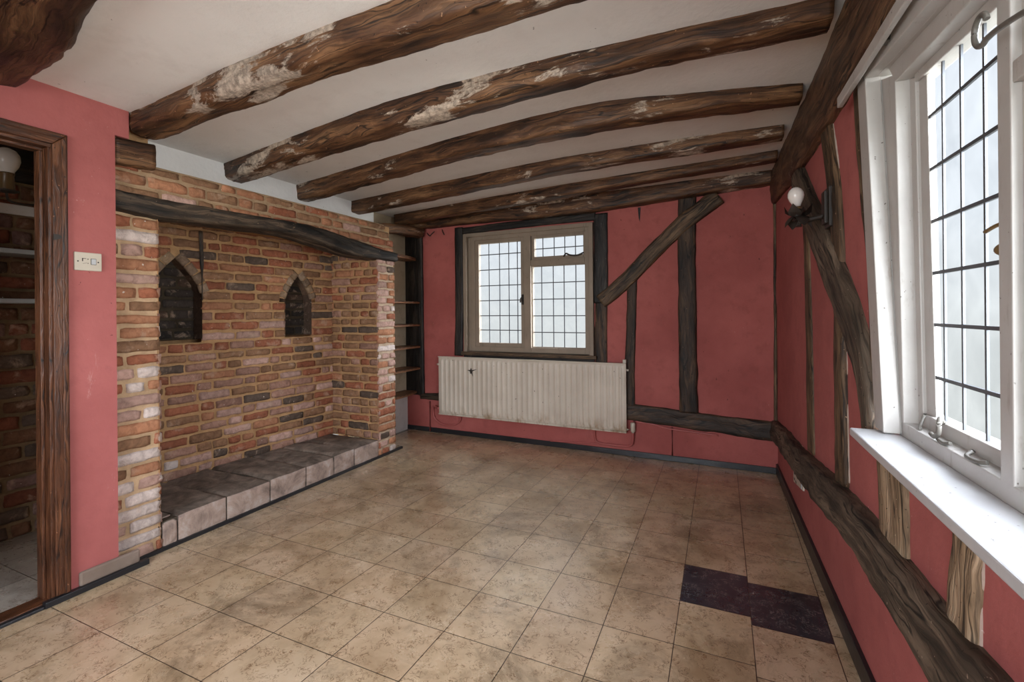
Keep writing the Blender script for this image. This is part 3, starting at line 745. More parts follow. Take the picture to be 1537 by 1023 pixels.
# ------------------------------------------------------------------ wall timbers, back wall
def wt_obj(name, mat, mb, label, cat='timber', group=None): return tag(mb.build(name, mat), label, cat, group)
wt_obj('window_post', 'wood_black', wall_timber(BW, [(2.985, 2.24, .052), (2.985, 1.6, .052), (3.0, .86, .05)], .022, rough=.006, seed=101), 'black timber post at the fireplace side of the end window')
wt_obj('window_post', 'wood_black', wall_timber(BW, [(1.43, 2.24, .066), (1.435, 1.6, .066), (1.44, 1.40, .062)], .022, rough=.006, seed=103), 'black timber post between the end window and the diagonal brace')
wt_obj('window_post', 'wood_post', wall_timber(BW, [(1.432, 1.42, .058), (1.44, 1.1, .058), (1.44, .78, .055)], .018, rough=.006, seed=104), 'brown lower post under the brace foot, beside the end window')
wt_obj('window_head_beam', 'wood_black', wall_timber(BW, [(2.94, 2.20, .035), (2.2, 2.215, .035), (1.48, 2.22, .04)], .020, rough=.005, seed=105), 'black timber head above the end window')
wt_obj('wall_stud', 'wood_post', wall_timber(BW, [(.672, 2.30, .072), (.676, 1.7, .074), (.676, 1.0, .076), (.672, .44, .075)], .035, rough=.010, seed=107), 'tall dark upright post crossed by the diagonal brace on the end wall')
wt_obj('wall_stud', 'wood_post', wall_timber(BW, [(1.145, 1.64, .042), (1.16, 1.2, .044), (1.175, .8, .044), (1.175, .45, .045)], .020, rough=.008, seed=109), 'short thin upright stud under the diagonal brace, right of the radiator')
wt_obj('timber_brace', 'wood_brace', wall_timber(BW, [(1.43, 1.415, .062), (1.20, 1.60, .066), (.95, 1.85, .068), (.70, 2.08, .07), (.42, 2.285, .072)], .050, rough=.008, seed=111), 'diagonal brown brace rising from the end window to the last joist', 'brace')
wt_obj('timber_rail', 'wood_post', wall_timber(BW, [(3.5, .385, .035), (3.0, .40, .05), (1.9, .40, .07), (1.19, .405, .073), (.6, .37, .076), (.02, .345, .078)], .028, rough=.012, seed=113), 'low dark horizontal rail on the end wall, running behind the radiator', 'rail')
wt_obj('corner_strip', 'wood_brace', wall_timber(BW, [(.006, 2.3, .012), (.012, 1.5, .010), (.010, 1.0, .011), (.014, .35, .014)], .016, rough=.006, seed=115, nseg=10), 'ragged narrow timber strip up the corner of the two pink walls')
wt_obj('alcove_post', 'wood_black', wall_timber(BW, [(3.50, 2.22, .035), (3.495, 1.4, .035), (3.49, .40, .035)], .030, rough=.006, seed=117), 'black upright post between the shelved alcove and the pink end wall')
mb = MB(); mb.box(BW, 3.52, 3.72, -.01, .012, .40, 2.22); wt_obj('alcove_board', 'wood_black', mb, 'black boarding inside the shelved alcove behind the shelf ends', 'board')
mb = MB(); mb.poly(BW, [(1.065, 2.26), (1.09, 2.26), (1.083, 2.165), (1.074, 2.13)], -.01, .006); wt_obj('timber_sliver', 'wood_black', mb, 'small black sliver of timber hanging below the last joist near the window')
mb = MB(); mb.tube([BW.w(3.40, .012, 2.215), BW.w(3.36, .02, 2.18), BW.w(3.33, .02, 2.20), BW.w(3.30, .012, 2.225)], .005)
wt_obj('wire_hook', 'iron', mb, 'bent black wire loop under the last joist above pink wall strip', 'hook')
mb = MB(); mb.tube([BW.w(3.20, .010, 2.235), BW.w(3.185, .018, 2.205), BW.w(3.17, .015, 2.175)], .005)
wt_obj('wire_hook', 'iron', mb, 'straight black wire end under the last joist, nearer the window', 'hook')

# ------------------------------------------------------------------ wall timbers, right wall
CH = [(RW, [(4.28, .332, .075), (3.6, .390, .080), (2.8, .448, .082), (2.2, .507, .085), (1.5, .527, .085), (.9, .532, .085), (-.5, .532, .085)], 229, 'timber_rail.001', .012),
      (RW, [(2.52, 2.20, .075), (2.34, 1.75, .068), (2.30, 1.33, .068), (2.29, .95, .07), (2.28, .64, .075)], 223, 'wall_stud.003', .003),
      (RW, [(1.735, .918, .115), (1.72, .80, .105), (1.71, .60, .10)], 231, 'wall_stud.005', .001),
      (RW, [(1.27, .918, .060), (1.29, .80, .058), (1.31, .60, .062)], 233, 'wall_stud.006', .001)]
wt_obj('wall_stud', 'wood_brace', wall_timber(RW, [(3.21, 2.16, .045), (3.05, 1.8, .055), (3.0, 1.58, .07), (2.96, 1.1, .075), (2.93, .56, .085)], .012, rough=.008, seed=121), 'thin upright stud on the window-side wall, nearest the room corner')
wt_obj('wall_stud', 'wood_brace', wall_timber(RW, [(2.52, 2.20, .075), (2.34, 1.75, .068), (2.30, 1.33, .068), (2.29, .95, .07), (2.28, .62, .075)], .022, rough=.010, seed=123), 'knotty upright stud carrying the wall lamp')
wt_obj('wall_stud', 'wood_brace', wall_timber(RW, [(2.04, 2.12, .04), (1.97, 1.72, .034), (1.90, 1.37, .032), (1.86, 1.0, .03)], .012, rough=.008, seed=125), 'narrow timber strip tight beside the white window casing')
wt_obj('timber_brace', 'wood_grey', wall_timber(RW, [(3.22, 2.12, .10), (2.80, 1.80, .10), (2.37, 1.49, .10), (2.05, 1.24, .085), (1.93, 1.10, .062), (1.865, .92, .05)], .040, rough=.009, seed=127), 'leaning curved brace from the corner down to the white window', 'brace')
wt_obj('timber_rail', 'wood_grey', wall_timber(RW, [(4.28, .355, .075), (3.6, .415, .080), (2.8, .475, .082), (2.2, .535, .085), (1.5, .555, .085), (.9, .56, .085), (-.5, .56, .085), (-1.9, .56, .085)], .055, rough=.014, seed=129), 'heavy grey-brown horizontal rail along the window wall below the white sill', 'rail')
wt_obj('wall_stud', 'wood_pale', wall_timber(RW, [(1.735, .918, .115), (1.72, .80, .105), (1.71, .58, .10)], .018, rough=.012, seed=131), 'short pale splintered stud under the far end of the white sill')
wt_obj('wall_stud', 'wood_pale', wall_timber(RW, [(1.27, .918, .060), (1.29, .80, .058), (1.31, .58, .062)], .018, rough=.012, seed=133), 'short pale split stud under the middle of the white sill')

def chalk(fr, path, seed, owner_name, extra=.010):
    mb = wall_timber(fr, [(u, z, w + extra) for u, z, w in path], .007, -.02, rough=.016, seed=seed, step=.02, nseg=16)
    o = [x for x in COL.objects if x.name == owner_name][0]
    m = mb.build('plaster_edge', 'chalk_edge', o); m['label'] = 'ragged pale plaster edge'
for a in CH: chalk(*a)
# ------------------------------------------------------------------ windows
def came(mb, fr, u0, u1, z0, z1, d, w=.006):
    mb.box(fr, min(u0, u1), max(u0, u1), d - .004, d + .005, min(z0, z1), max(z0, z1))
def leads(fr, us, zs, u0, u1, z0, z1, d, w=.0045):
    m = MB()
    for u in us: m.box(fr, u - w, u + w, d - .002, d + .003, z0, z1)
    for z in zs: m.box(fr, u0, u1, d - .0025, d + .0035, z - w, z + w)
    return m
def pane(fr, u0, u1, z0, z1, d):
    m = MB(); m.face([fr.w(u0, d, z0), fr.w(u0, d, z1), fr.w(u1, d, z1), fr.w(u1, d, z0)]); return m
def rails(fr, u0, u1, z0, z1, w, d0, d1, wb=None):
    m = MB(); wb = wb or w
    m.box(fr, u0, u0 + w, d0, d1, z0, z1); m.box(fr, u1 - w, u1, d0, d1, z0, z1)
    m.box(fr, u0 + w, u1 - w, d0, d1, z0, z0 + wb); m.box(fr, u0 + w, u1 - w, d0, d1, z1 - w, z1)
    return m
W1 = thing('window_1', BW.w(2.2, 0, .88), 'end-wall window of brown painted wood with leaded panes above the radiator', 'window', kind='structure')
m = MB()
m.box(BW, 2.885, 2.925, -.03, .030, .90, 2.16); m.box(BW, 1.505, 1.545, -.03, .030, .90, 2.16)
m.box(BW, 1.505, 2.925, -.03, .022, 2.125, 2.165)
part(m, 'casing', 'taupe_paint', W1, .003)
m = MB()
m.box(BW, 2.80, 2.845, -.09, -.002, .915, 2.13); m.box(BW, 1.545, 1.59, -.09, .004, .915, 2.13); m.box(BW, 1.59, 2.80, -.09, .004, 2.085, 2.13)
m.box(BW, 2.845, 2.89, -.12, -.022, .915, 2.13)
m.box(BW, 1.59, 2.80, -.09, .004, .915, .965); m.box(BW, 2.150, 2.222, -.09, .010, .93, 2.10); m.box(BW, 1.59, 2.150, -.09, .006, 1.785, 1.842)
part(m, 'window_frame', 'taupe_paint', W1, .003)
c1 = part(rails(BW, 2.222, 2.80, .960, 2.092, .044, -.06, -.012), 'casement', 'taupe_paint', W1, .003)
subpart(pane(BW, 2.255, 2.765, 1.0, 2.055, -.04), 'glass_pane', 'glass', c1)
subpart(leads(BW, [2.315, 2.412, 2.520, 2.645], [1.137, 1.288, 1.448, 1.605, 1.772, 1.932], 2.255, 2.765, 1.0, 2.055, -.04), 'lead_came', 'lead', c1)
m = MB(); m.box(BW, 2.236, 2.25, -.012, .012, 1.40, 1.50); m.tube([BW.w(2.243, .012, 1.47), BW.w(2.247, .035, 1.46), BW.w(2.25, .04, 1.42)], .007)
subpart(m, 'catch', 'iron', c1)
c3 = part(rails(BW, 1.585, 2.152, .962, 1.788, .012, -.055, -.02), 'fixed_light', 'taupe_paint', W1, .002)
subpart(pane(BW, 1.592, 2.145, .970, 1.782, -.04), 'glass_pane', 'glass', c3)
subpart(leads(BW, [1.692, 1.812, 1.925, 2.048], [1.119, 1.284, 1.450, 1.614], 1.592, 2.145, .970, 1.782, -.04), 'lead_came', 'lead', c3)
c2 = part(rails(BW, 1.575, 2.145, 1.842, 2.092, .032, -.055, -.006), 'top_vent', 'taupe_paint', W1, .003)
subpart(pane(BW, 1.60, 2.12, 1.862, 2.07, -.035), 'glass_pane', 'glass', c2)
subpart(leads(BW, [1.692, 1.80, 1.91, 2.03], [1.955], 1.60, 2.12, 1.862, 2.07, -.035), 'lead_came', 'lead', c2)
m = MB(); m.tube([BW.w(1.80, .0, 1.862), BW.w(1.77, .02, 1.885), BW.w(1.73, .02, 1.868), BW.w(1.66, .02, 1.862), BW.w(1.60, .01, 1.885)], .008)
subpart(m, 'stay_bar', 'iron', c2)
m = MB(); m.box(BW, 1.472, 2.945, -.02, .055, .875, .908); part(m, 'window_board', 'wood_brace', W1, .006)
m = MB(); m.box(BW, 1.50, 2.93, -.02, .026, .845, .876); part(m, 'apron', 'wood_black', W1, .003)
m = MB(); m.box(BW, 1.50, 2.93, -.18, -.09, .87, .916); part(m, 'outer_sill', 'taupe_paint', W1)

W2 = thing('window_2', RW.w(1.1, 0, .94), 'tall white painted window with leaded panes in the right-hand wall', 'window', kind='structure')
def stile(m, a, b, c, e, d0, d1):      # outer (u at z top, z bottom), inner; leaning stile
    m.poly(RW, [(a[0], a[1]), (b[0], b[1]), (e[0], e[1]), (c[0], c[1])], d0, d1)
m = MB()
stile(m, (1.945, 2.13), (1.785, .955), (1.853, 2.07), (1.705, .955), -.012, .030)
m.poly(RW, [(1.945, 2.13), (1.853, 2.068), (.30, 1.93), (.30, 2.0)], -.012, .030)
m.poly(RW, [(1.86, 2.075), (1.71, .955), (1.735, .955), (1.885, 2.09)], -.10, .0)   # reveal lining
m.poly(RW, [(1.86, 2.068), (.30, 1.93), (.30, 1.95), (1.86, 2.085)], -.10, .0)
part(m, 'casing', 'white_gloss', W2, .003)
m = MB()
stile(m, (1.86, 2.06), (1.735, .955), (1.742, 2.02), (1.695, .955), -.075, -.015)
m.poly(RW, [(1.80, 2.07), (1.742, 1.998), (.30, 1.915), (.30, 1.97)], -.075, -.015)
m.box(RW, .30, 1.735, -.075, -.015, .94, .991)
for mu in (1.165, .735):
    m.box(RW, mu, mu + .045, -.085, -.015, .985, 1.99)
m.box(RW, .30, 1.165, -.075, -.017, 1.735, 1.775)
m.box(RW, .30, .345, -.085, -.015, .95, 1.97)
part(m, 'window_frame', 'white_gloss', W2, .003)
c1 = MB()
stile(c1, (1.76, 2.01), (1.70, .985), (1.703, 1.985), (1.667, .985), -.095, -.050)
c1.poly(RW, [(1.72, 2.02), (1.703, 1.973), (1.19, 1.935), (1.19, 1.99)], -.095, -.050)
c1.box(RW, 1.19, 1.68, -.095, -.050, .985, 1.027); c1.box(RW, 1.195, 1.225, -.095, -.052, .99, 1.97)
stile(c1, (1.71, 2.0), (1.672, .99), (1.652, 1.985), (1.610, .99), -.067, -.059)
CS = part(c1, 'casement', 'white_gloss', W2, .003)
def leany(fr, us, zs, d):
    mm = MB()
    for u in us: mm.box(fr, u - .004, u + .004, d - .002, d + .003, 1.02, 1.965)
    for z in zs: mm.box(fr, 1.20, 1.655, d - .0025, d + .0035, z - .0045, z + .0045)
    return mm
subpart(pane(RW, 1.20, 1.68, 1.015, 1.985, -.066), 'glass_pane', 'glass', CS)
subpart(leany(RW, [1.566, 1.471, 1.368, 1.27], [1.135, 1.277, 1.417, 1.558, 1.702, 1.848], -.064), 'lead_came', 'lead', CS)
for a, b in ((.78, 1.165), (.345, .735)):
    L2 = part(rails(RW, a, b, .99, 1.735, .03, -.085, -.030), 'casement', 'white_gloss', W2, .003)
    subpart(pane(RW, a + .02, b - .02, 1.01, 1.72, -.07), 'glass_pane', 'glass', L2)
    subpart(leads(RW, [a + (b - a) * k / 4 for k in (1, 2, 3)], [1.13, 1.275, 1.421, 1.568], a + .02, b - .02, 1.01, 1.72, -.07), 'lead_came', 'lead', L2)
    V2 = part(rails(RW, a, b, 1.775, 1.955, .03, -.085, -.030), 'top_vent', 'white_gloss', W2, .003)
    subpart(pane(RW, a + .02, b - .02, 1.79, 1.94, -.07), 'glass_pane', 'glass', V2)
    subpart(leads(RW, [a + (b - a) * k / 4 for k in (1, 2, 3)], [1.865], a + .02, b - .02, 1.79, 1.94, -.07), 'lead_came', 'lead', V2)
m = MB(); m.prism([RW.w(1.765, .100, .928), RW.w(1.765, -.015, .928), RW.w(.2, -.015, .928), RW.w(.2, .13, .928)], [RW.w(1.765, .100, .952), RW.w(1.765, -.015, .952), RW.w(.2, -.015, .952), RW.w(.2, .13, .952)])
part(m, 'window_board', 'sill_paint', W2, .004)
m = MB(); m.box(RW, .28, 1.80, -.18, -.07, .90, .945); part(m, 'outer_sill', 'white_gloss', W2)
# fittings
m = MB()   # curled tail of the vent stay
cpts = []
for k in range(15):
    th = math.radians(-60 - 20 * k); rr = .036 - .0011 * k
    cpts.append(RW.w(1.196 + rr * -math.cos(th) * .9, .012, 1.862 + rr * math.sin(th)))
m.tube([RW.w(1.0, .01, 1.80), RW.w(1.08, .012, 1.818), RW.w(1.145, .012, 1.829)] + cpts, .0055, smooth_path=True)
part(m, 'stay_bar', 'old_steel', W2, label='curled metal window stay')
m = MB(); m.tube([RW.w(1.214, -.05, 1.52), RW.w(1.216, -.045, 1.49)], .006); m.tube([RW.w(1.216, -.04, 1.49), RW.w(1.237, -.025, 1.484), RW.w(1.267, -.02, 1.476)], .004)
m.tube([RW.w(1.214, -.045, 1.49), RW.w(1.217, -.04, 1.45)], .004)
m.lathe(RW.w(1.222, -.04, 1.436), RW.u + RW.d * .4, [(.003, 0), (.005, .008), (.011, .014), (.012, .020), (.009, .026), (.002, .028)])
part(m, 'catch', 'brass', W2, label='brass turn catch with a round knob')
m = MB()
m.tube([RW.w(1.533, -.045, 1.03), RW.w(1.50, -.028, 1.046), RW.w(1.478, -.018, 1.036), RW.w(1.478, -.016, 1.012), RW.w(1.50, -.016, 1.0), RW.w(1.525, -.018, 1.002)], .0055)
m.tube([RW.w(1.49, -.02, .996), RW.w(1.455, -.018, .995), RW.w(1.435, -.024, 1.0)], .0045)
m.tube([RW.w(1.36, -.035, 1.004), RW.w(1.345, -.018, .996), RW.w(1.30, -.018, .996), RW.w(1.285, -.028, 1.0)], .0045)
m.tube([RW.w(1.64, -.045, 1.03), RW.w(1.625, -.03, 1.0), RW.w(1.60, -.022, .996)], .004)
part(m, 'stay_pin', 'old_steel', W2, label='bent metal stay and pins on the sill')

CR = thing('curtain_rail', RW.w(1.2, .06, 2.13), 'thin white curtain rail under the beam above the tall white window', 'curtain rail')
m = MB(); m.prism([RW.w(2.06, .045, 2.06), RW.w(2.06, .062, 2.06), RW.w(.0, .062, 2.06), RW.w(.0, .045, 2.06)], [RW.w(2.06, .045, 2.098), RW.w(2.06, .062, 2.098), RW.w(.0, .062, 2.098), RW.w(.0, .045, 2.098)])
part(m, 'rail', 'white_gloss', CR, .003)
for u in (1.62, 1.05, .45):
    m = MB(); m.box(RW, u, u + .03, .0, .045, 2.07, 2.09); part(m, 'bracket', 'old_steel', CR, .002)

# unseen rear window, added behind the camera to bring in fill light
W3 = thing('fill_window', REAR.w(1.9, 0, .75), 'unseen plain white window added in the wall behind for fill light', 'window', kind='structure')
part(rails(REAR, .9, 2.9, .75, 2.1, .06, -.12, -.04), 'window_frame', 'white_gloss', W3, .003)
m = MB(); m.box(REAR, 1.87, 1.93, -.11, -.05, .8, 2.05); part(m, 'mullion', 'white_gloss', W3)
part(pane(REAR, .95, 2.85, .8, 2.05, -.08), 'glass_pane', 'glass', W3)

portal(BW.w(2.2, -.20, 1.52), (1.45, 1.3), (math.radians(90), 0, math.radians(180)))
bpy.data.objects[-1] if False else None
portal(RW.w(1.05, -.22, 1.5), (1.2, 1.55), (0, math.radians(90), 0))
portal((-1.1, -2.12, 1.42), (2.0, 1.4), (math.radians(-90), 0, math.radians(180)))

# ------------------------------------------------------------------ radiator
RD = thing('radiator', BW.w(2.2, .08, .23), 'long cream panel radiator with vertical flutes and rust spots below the end window', 'radiator')
u0, u1, z0, z1 = 1.192, 3.210, .232, .850; nf = 35
def tz(u): return 0.0
P = []; per = 9; cols = nf * per + 2
pitch = (u1 - u0 - .04) / nf
ulist = [u0, u0 + .02] + [u0 + .02 + pitch * (k + j / per) for k in range(nf) for j in range(1, per + 1)] + [u1]
zlist = [z0, z0 + .012, z0 + .030, z0 + .040, z0 + .050, z0 + .060] + [z0 + .06 + (z1 - z0 - .12) * k / 6 for k in range(1, 7)] + [z1 - .050, z1 - .040, z1 - .030, z1 - .012, z1]
for z in zlist:
    row = []
    for u in ulist:
        x = ((u - u0 - .02) / pitch) % 1.0; a = abs(x - .5) * pitch
        e = 1.0
        zz = min(z - (z0 + .042), (z1 - .042) - z)
        if zz < 0: a = math.hypot(a, zz)
        inside = u0 + .02 < u < u1 - .02
        h = .009 * (1 - min(max((a - .005) / .009, 0), 1) ** 2) if inside and a < .014 else 0
        lip = .0
        if z in (z0, z1) or u in (u0, u1): lip = -.012
        row.append(BW.w(u, .098 + h + lip, z + .003 * math.sin(u * 2.0)))
    P.append(row)
m = MB(); m.grid(P); m.box(BW, u0 + .002, u1 - .002, .070, .088, z0 + .002, z1 - .002)
part(m, 'front_panel', 'radiator_enamel', RD)
m = MB(); m.box(BW, u0 + .01, u1 - .01, .030, .055, z0 + .004, z1 - .006); part(m, 'back_panel', 'radiator_enamel', RD, .003)
m = MB(); m.box(BW, u0, u1, .068, .100, z0 - .006, z0 + .006); m.box(BW, u0, u1, .068, .100, z1 - .006, z1 + .004); part(m, 'seam', 'radiator_enamel', RD, .003)
m = MB()
star = [(0, .045), (.012, .012), (.095, .03), (.02, -.004), (.018, -.03), (.03, -.08), (.006, -.035), (-.012, -.04), (-.02, -.006), (-.06, .012), (-.014, .014)]
m.prism([BW.w(2.79 - a * .8, .1075, .715 + b * .75) for a, b in star], [BW.w(2.79 - a * .8, .1090, .715 + b * .75) for a, b in star])
part(m, 'rust_patch', 'iron', RD, label='dark star-shaped rust patch')
m = MB(); m.lathe(BW.w(u1 + .0, .08, .765), BW.u, [(.012, -.01), (.012, .012), (.008, .016), (.008, .022), (.002, .024)], 12)
part(m, 'bleed_valve', 'cream_plastic', RD)
m = MB(); m.lathe(BW.w(u1 - .004, .08, .29), BW.u, [(.012, 0), (.012, .03), (.004, .034)], 12); m.tube([BW.w(3.235, .08, .29), BW.w(3.30, .05, .30), BW.w(3.325, .03, .25), BW.w(3.31, .022, .16), BW.w(3.22, .022, .105), BW.w(3.08, .022, .105), BW.w(2.99, .024, .15), BW.w(2.965, .04, .225)], .0095)
m.tube([BW.w(3.375, .02, .01), BW.w(3.375, .02, .34)], .008, smooth_path=False)
part(m, 'pipe', 'pink_pipe', RD, label='pink painted pipe loop')
m = MB(); m.tube([BW.w(1.50, .035, .232), BW.w(1.50, .022, .14), BW.w(1.47, .020, .095), BW.w(1.35, .020, .088), BW.w(1.22, .020, .09), BW.w(1.165, .03, .105), BW.w(1.145, .045, .15), BW.w(1.142, .05, .235)], .0095)
m.tube([BW.w(1.30, .014, .088), BW.w(1.6, .014, .075), BW.w(1.95, .014, .055)], .007)
part(m, 'pipe', 'pink_pipe', RD, label='pink painted pipe run')
m = MB(); m.lathe(BW.w(1.142, .05, .225), (0, 0, 1), [(.012, 0), (.013, .01), (.021, .014), (.021, .085), (.017, .092), (.003, .094)], 16)
m.tube([BW.w(1.142, .05, .255), BW.w(1.195, .07, .255)], .010, smooth_path=False)
part(m, 'valve', 'cream_plastic', RD)
m = MB(); m.lathe(BW.w(1.185, .06, .79), -BW.u, [(.010, -.012), (.010, .012), (.003, .014)], 12); part(m, 'blanking_plug', 'cream_plastic', RD)
m = MB(); m.box(BW, 1.195, 1.225, .04, .07, .85, .885); part(m, 'wall_hanger', 'cream_plastic', RD, .003)
m = MB(); m.tube([BW.w(.81, .006, .30), BW.w(.81, .006, .05)], .007, smooth_path=False)
m.tube([BW.w(1.14, .012, .322), BW.w(.98, .012, .312), BW.w(.84, .012, .285), BW.w(.60, .012, .275), BW.w(.44, .012, .268)], .008)
tag(m.build('wall_pipe', 'pink_pipe'), 'thin pink painted pipe along and below the low rail on the end wall', 'pipe')

# ------------------------------------------------------------------ alcove shelves
labs = ['bowed top board under the broken beam', 'second board from the top', 'third board from the top', 'fourth board from the top', 'fifth board from the top', 'lowest board just above the white base']
for k, z in enumerate((1.925, 1.440, 1.190, .948, .708, .440)):
    m = MB(); y0, y1 = 3.66, 4.335; N = 10; h = .024 if k else .034
    pts_lo, pts_hi = [], []
    for i in range(N + 1):
        y = y0 + (y1 - y0) * i / N; s = -.02 * (i / N) if k else .0; fx_ = -3.075 - (.05 * (1 - math.sin(math.pi * i / N)) if k in (0, 5) else .012 * fbm(Vector((y * 3, z, 2))))
        pts_lo.append((fx_, y, z - h / 2)); pts_hi.append((fx_, y, z + h / 2))
    lo = [(-3.297, y0, z - h / 2)] + pts_lo + [(-3.297, y1, z - h / 2)]; hi = [(-3.297, y0, z + h / 2)] + pts_hi + [(-3.297, y1, z + h / 2)]
    m.prism(lo[::-1], hi[::-1])
    tag(m.build('alcove_shelf', 'wood_shelf', bevel=.003), 'narrow brown alcove shelf behind the brick pier, ' + labs[k], 'shelf', 'shelves in the corner alcove')
m = MB(); m.prism([(-3.31, 3.65, 0), (-3.285, 3.65, 0), (-3.285, 4.375, 0), (-3.31, 4.375, 0)], [(-3.31, 3.65, .40), (-3.285, 3.65, .40), (-3.285, 4.375, .40), (-3.31, 4.375, .40)])
m.build('trim_3', 'white_plaster', kind='structure')

# ------------------------------------------------------------------ switch, socket, wall lamp
SW = thing('light_switch', LW.w(3.158, .06, 1.54), 'cream switch plate with one small rocker on the pink wall by the doorway', 'switch')
m = MB(); m.box(LW, 3.105, 3.212, .059, .072, 1.541, 1.629); part(m, 'plate', 'cream_plastic', SW, .003)
m = MB(); m.box(LW, 3.130, 3.148, .072, .0755, 1.573, 1.599); part(m, 'rocker', 'sill_paint', SW, .001)
m = MB(); m.box(LW, 3.128, 3.150, .071, .0725, 1.571, 1.601); part(m, 'rocker_recess', 'iron', SW)
for u in (3.120, 3.200):
    m = MB(); m.lathe(LW.w(u, .0715, 1.585), LW.d, [(.0032, 0), (.0032, .0015), (.001, .0018)], 10); part(m, 'screw', 'iron', SW)
m = MB(); m.box(LW, 3.180, 3.184, .0715, .0728, 1.586, 1.601); m.box(LW, 3.168, 3.182, .0715, .0724, 1.598, 1.6005)
m.lathe(LW.w(3.161, .0715, 1.597), LW.d, [(.0025, 0), (.0025, .0012), (.0005, .0014)], 8)
for k in range(4): m.box(LW, 3.166 + k * .004, 3.1685 + k * .004, .0715, .0723, 1.577 - .001 * k, 1.579 - .001 * k)
m.box(LW, 3.159, 3.1625, .0715, .0723, 1.575, 1.579)
part(m, 'printed_mark', 'iron', SW)
SO = thing('wall_socket', RW.w(3.32, 0, .2), 'cream double power socket on the pink wall below the heavy rail', 'socket')
m = MB(); m.poly(RW, [(3.485, .215), (3.155, .270), (3.155, .365), (3.485, .300)], -.004, .010); part(m, 'plate', 'cream_plastic', SO, .004)
for u, z in ((3.44, .282), (3.44, .246), (3.385, .244), (3.23, .322)):
    m = MB(); m.box(RW, u - .016, u + .016, .0095, .0110, z - .006, z + .008)
    part(m, 'pin_hole', 'iron', SO)
m = MB(); m.box(RW, 3.18, 3.215, .0095, .013, .27, .302); part(m, 'rocker', 'sill_paint', SO, .002)

WL = thing('wall_lamp', RW.w(2.37, .03, 1.66), 'black iron wall lamp with leaf cup and bare white bulb on the knotty stud', 'lamp')
m = MB(); m.box(RW, 2.335, 2.425, .018, .034, 1.672, 1.842); m.box(RW, 2.35, 2.41, .034, .048, 1.687, 1.827); part(m, 'back_plate', 'iron', WL, .004)
m = MB(); m.tube([RW.w(2.38, .045, 1.722), RW.w(2.38, .09, 1.714), RW.w(2.38, .138, 1.702)], .011); m.tube([RW.w(2.38, .138, 1.685), RW.w(2.385, .138, 1.745)], .014); part(m, 'arm', 'iron', WL)
bc = RW.w(2.385, .138, 1.735); bax = Vector((-.10, -.04, .99))
m = MB(); m.lathe(bc, bax, [(.013, -.02), (.020, -.005), (.026, .012), (.024, .024), (.018, .026)], 14); part(m, 'lamp_cup', 'iron', WL)
m = MB()
for k in range(8):
    th = 2 * math.pi * k / 8 + .3; dirv = Vector((math.cos(th), math.sin(th), 0)); tv = Vector((-dirv.y, dirv.x, 0)); up = k % 2
    base = bc + Vector((0, 0, -.008 if up else -.022))
    rows = []
    for i, (r_, h_, w_) in enumerate(((.010, .0, .010), (.030, .012, .027), (.044, .022 if up else -.006, .024), (.056, .052 if up else -.030, .001))):
        c = base + dirv * r_ + Vector((0, 0, h_)); rows.append([c - tv * w_, c + Vector((0, 0, .004)), c + tv * w_])
    m.grid(rows); m.grid([[p + Vector((0, 0, -.0025)) for p in r[::-1]] for r in rows])
part(m, 'leaf_collar', 'iron', WL)
m = MB(); m.lathe(bc + bax * .022, bax, [(.012, 0), (.013, .018)], 14); part(m, 'bulb_cap', 'brass', WL)
m = MB(); m.lathe(bc + bax * .038, bax, [(.0125, 0), (.016, .008), (.026, .026), (.032, .044), (.0315, .058), (.025, .073), (.013, .083), (.001, .086)], 24); part(m, 'bulb', 'opal_glass', WL)

# ------------------------------------------------------------------ doorway
D1 = thing('door_1', LW.w(3.7, .06, 0), 'dark brown doorway frame in the pink wall, opening to the brick passage', 'doorway', kind='structure')
m = MB()
m.poly(LW, [(3.236, .03), (3.292, .03), (3.292, 2.115), (3.236, 2.172)], .052, .078); m.poly(LW, [(3.236, 2.172), (3.292, 2.115), (4.113, 2.115), (4.169, 2.172)], .052, .078); m.poly(LW, [(4.113, .03), (4.169, .03), (4.169, 2.172), (4.113, 2.115)], .052, .078)
m.poly(LW, [(3.242, .03), (3.262, .03), (3.262, 2.146), (3.242, 2.166)], .077, .085); m.poly(LW, [(3.242, 2.166), (3.262, 2.146), (4.143, 2.146), (4.163, 2.166)], .077, .085); m.poly(LW, [(4.143, .03), (4.163, .03), (4.163, 2.166), (4.143, 2.146)], .077, .085)
part(m, 'architrave', 'wood_door', D1, .004)
m = MB()
m.box(LW, 3.285, 3.303, -.035, .062, 0, 2.10); m.box(LW, 4.10, 4.12, -.035, .062, 0, 2.10); m.box(LW, 3.285, 4.12, -.035, .062, 2.10, 2.12)
m.box(LW, 3.303, 3.316, -.035, .018, 0, 2.087); m.box(LW, 3.303, 4.10, -.035, .018, 2.087, 2.10)
part(m, 'door_lining', 'wood_door', D1, .003)
m = MB(); m.box(LW, 3.290, 4.115, -.03, .062, 0, .018); part(m, 'threshold', 'wood_door', D1, .004)
m = MB(); m.box(LW, 3.335, 4.2, .062, .088, 0, .014); part(m, 'threshold_strip', 'black_skirting', D1, .003)
m = MB(); m.poly(LW, [(3.291, 1.70), (3.291, 1.672), (3.270, 1.680), (3.258, 1.689), (3.272, 1.70)], .076, .0815); part(m, 'strike_plate', 'iron', D1, label='black pointed strike plate')

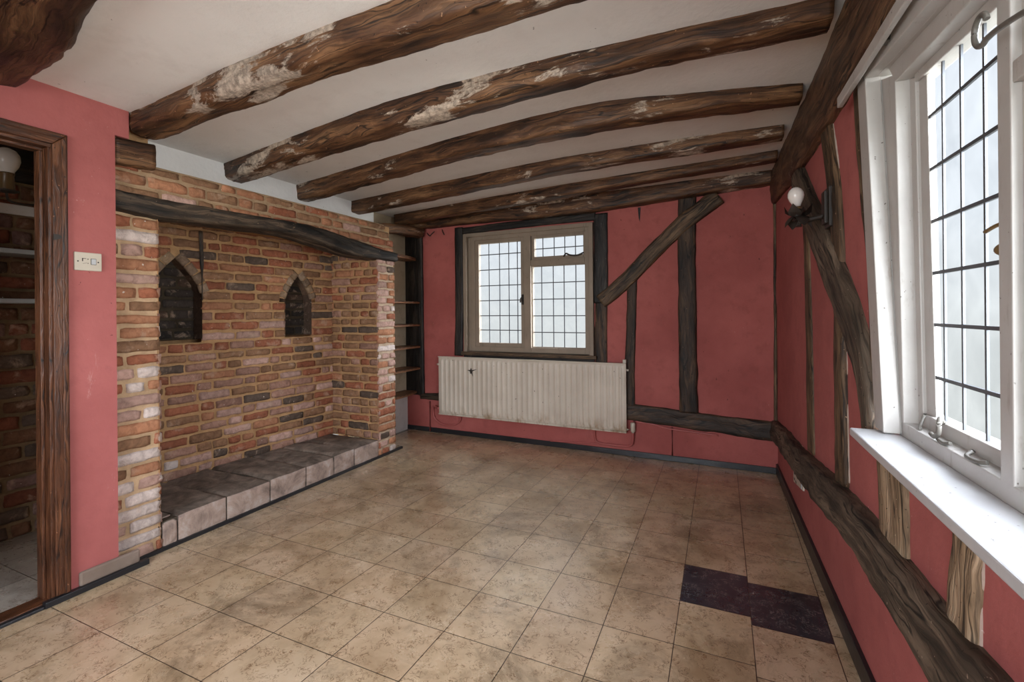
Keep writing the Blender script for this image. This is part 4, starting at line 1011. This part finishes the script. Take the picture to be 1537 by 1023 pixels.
# ------------------------------------------------------------------ passage beyond the doorway
PB = thing('brick_wall', (-3.9, 1.2, 0), 'old dark brick wall of the passage seen through the doorway', 'wall')
PB['kind'] = 'structure'; PB.name = 'wall_passage'
HB = Fr((-3.85, 2.06), (-3.85, -.9))
m = MB()
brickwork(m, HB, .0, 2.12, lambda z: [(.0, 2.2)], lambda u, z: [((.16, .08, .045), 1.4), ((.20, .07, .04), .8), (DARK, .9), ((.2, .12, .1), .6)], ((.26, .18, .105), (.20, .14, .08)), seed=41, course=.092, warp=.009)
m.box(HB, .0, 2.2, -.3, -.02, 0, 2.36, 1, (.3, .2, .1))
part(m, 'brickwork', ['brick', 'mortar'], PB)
m = wall_timber(HB, [(.0, 2.24, .12), (1.2, 2.25, .11), (2.2, 2.24, .12)], .04, rough=.012, seed=43); tag(m.build('passage_beam', 'wood_black'), 'black beam at the top of the passage brick wall', 'beam')
m = MB(); m.box(HB, .0, 2.2, .0, .012, 1.93, 1.99); part(m, 'pale_course', 'white_plaster', PB, .004)
for z, lab in ((1.690, 'upper grey painted shelf on the passage wall'), (1.410, 'lower grey painted shelf on the passage wall')):
    m = MB(); m.prism([(-3.855, 1.49, z - .013), (-3.62, 1.49, z - .013), (-3.62, .2, z - .013), (-3.855, .2, z - .013)][::-1], [(-3.855, 1.49, z + .013), (-3.62, 1.49, z + .013), (-3.62, .2, z + .013), (-3.855, .2, z + .013)][::-1])
    tag(m.build('passage_shelf', 'grey_shelf_paint', bevel=.003), lab, 'shelf', 'grey shelves in the passage')
PL = thing('passage_lamp', (-3.70, 1.21, 2.0), 'round white globe bulb in a holder on the passage brick wall', 'lamp')
gb = Vector((-3.62, 1.215, 2.025))
m = MB(); m.lathe(gb, (0, 0, 1), [(.036, 0), (.034, .01), (.030, .08), (.033, .085), (.033, .095)], 20); part(m, 'holder', 'brass', PL)
m = MB(); m.lathe(gb + Vector((0, 0, .09)), (0, 0, 1), [(.030, 0), (.034, .015), (.050, .045), (.058, .075), (.055, .105), (.040, .13), (.018, .142), (.001, .144)], 28); part(m, 'globe', 'opal_glass', PL)
m = MB(); m.lathe(gb + Vector((0, 0, -.014)), (0, 0, 1), [(.02, 0), (.050, .006), (.052, .012), (.03, .014)], 20); m.tube([gb + Vector((0, 0, -.01)), gb + Vector((-.03, .02, -.05)), gb + Vector((-.12, .10, -.045)), gb + Vector((-.225, .20, -.02))], .006); part(m, 'bracket', 'iron', PL)
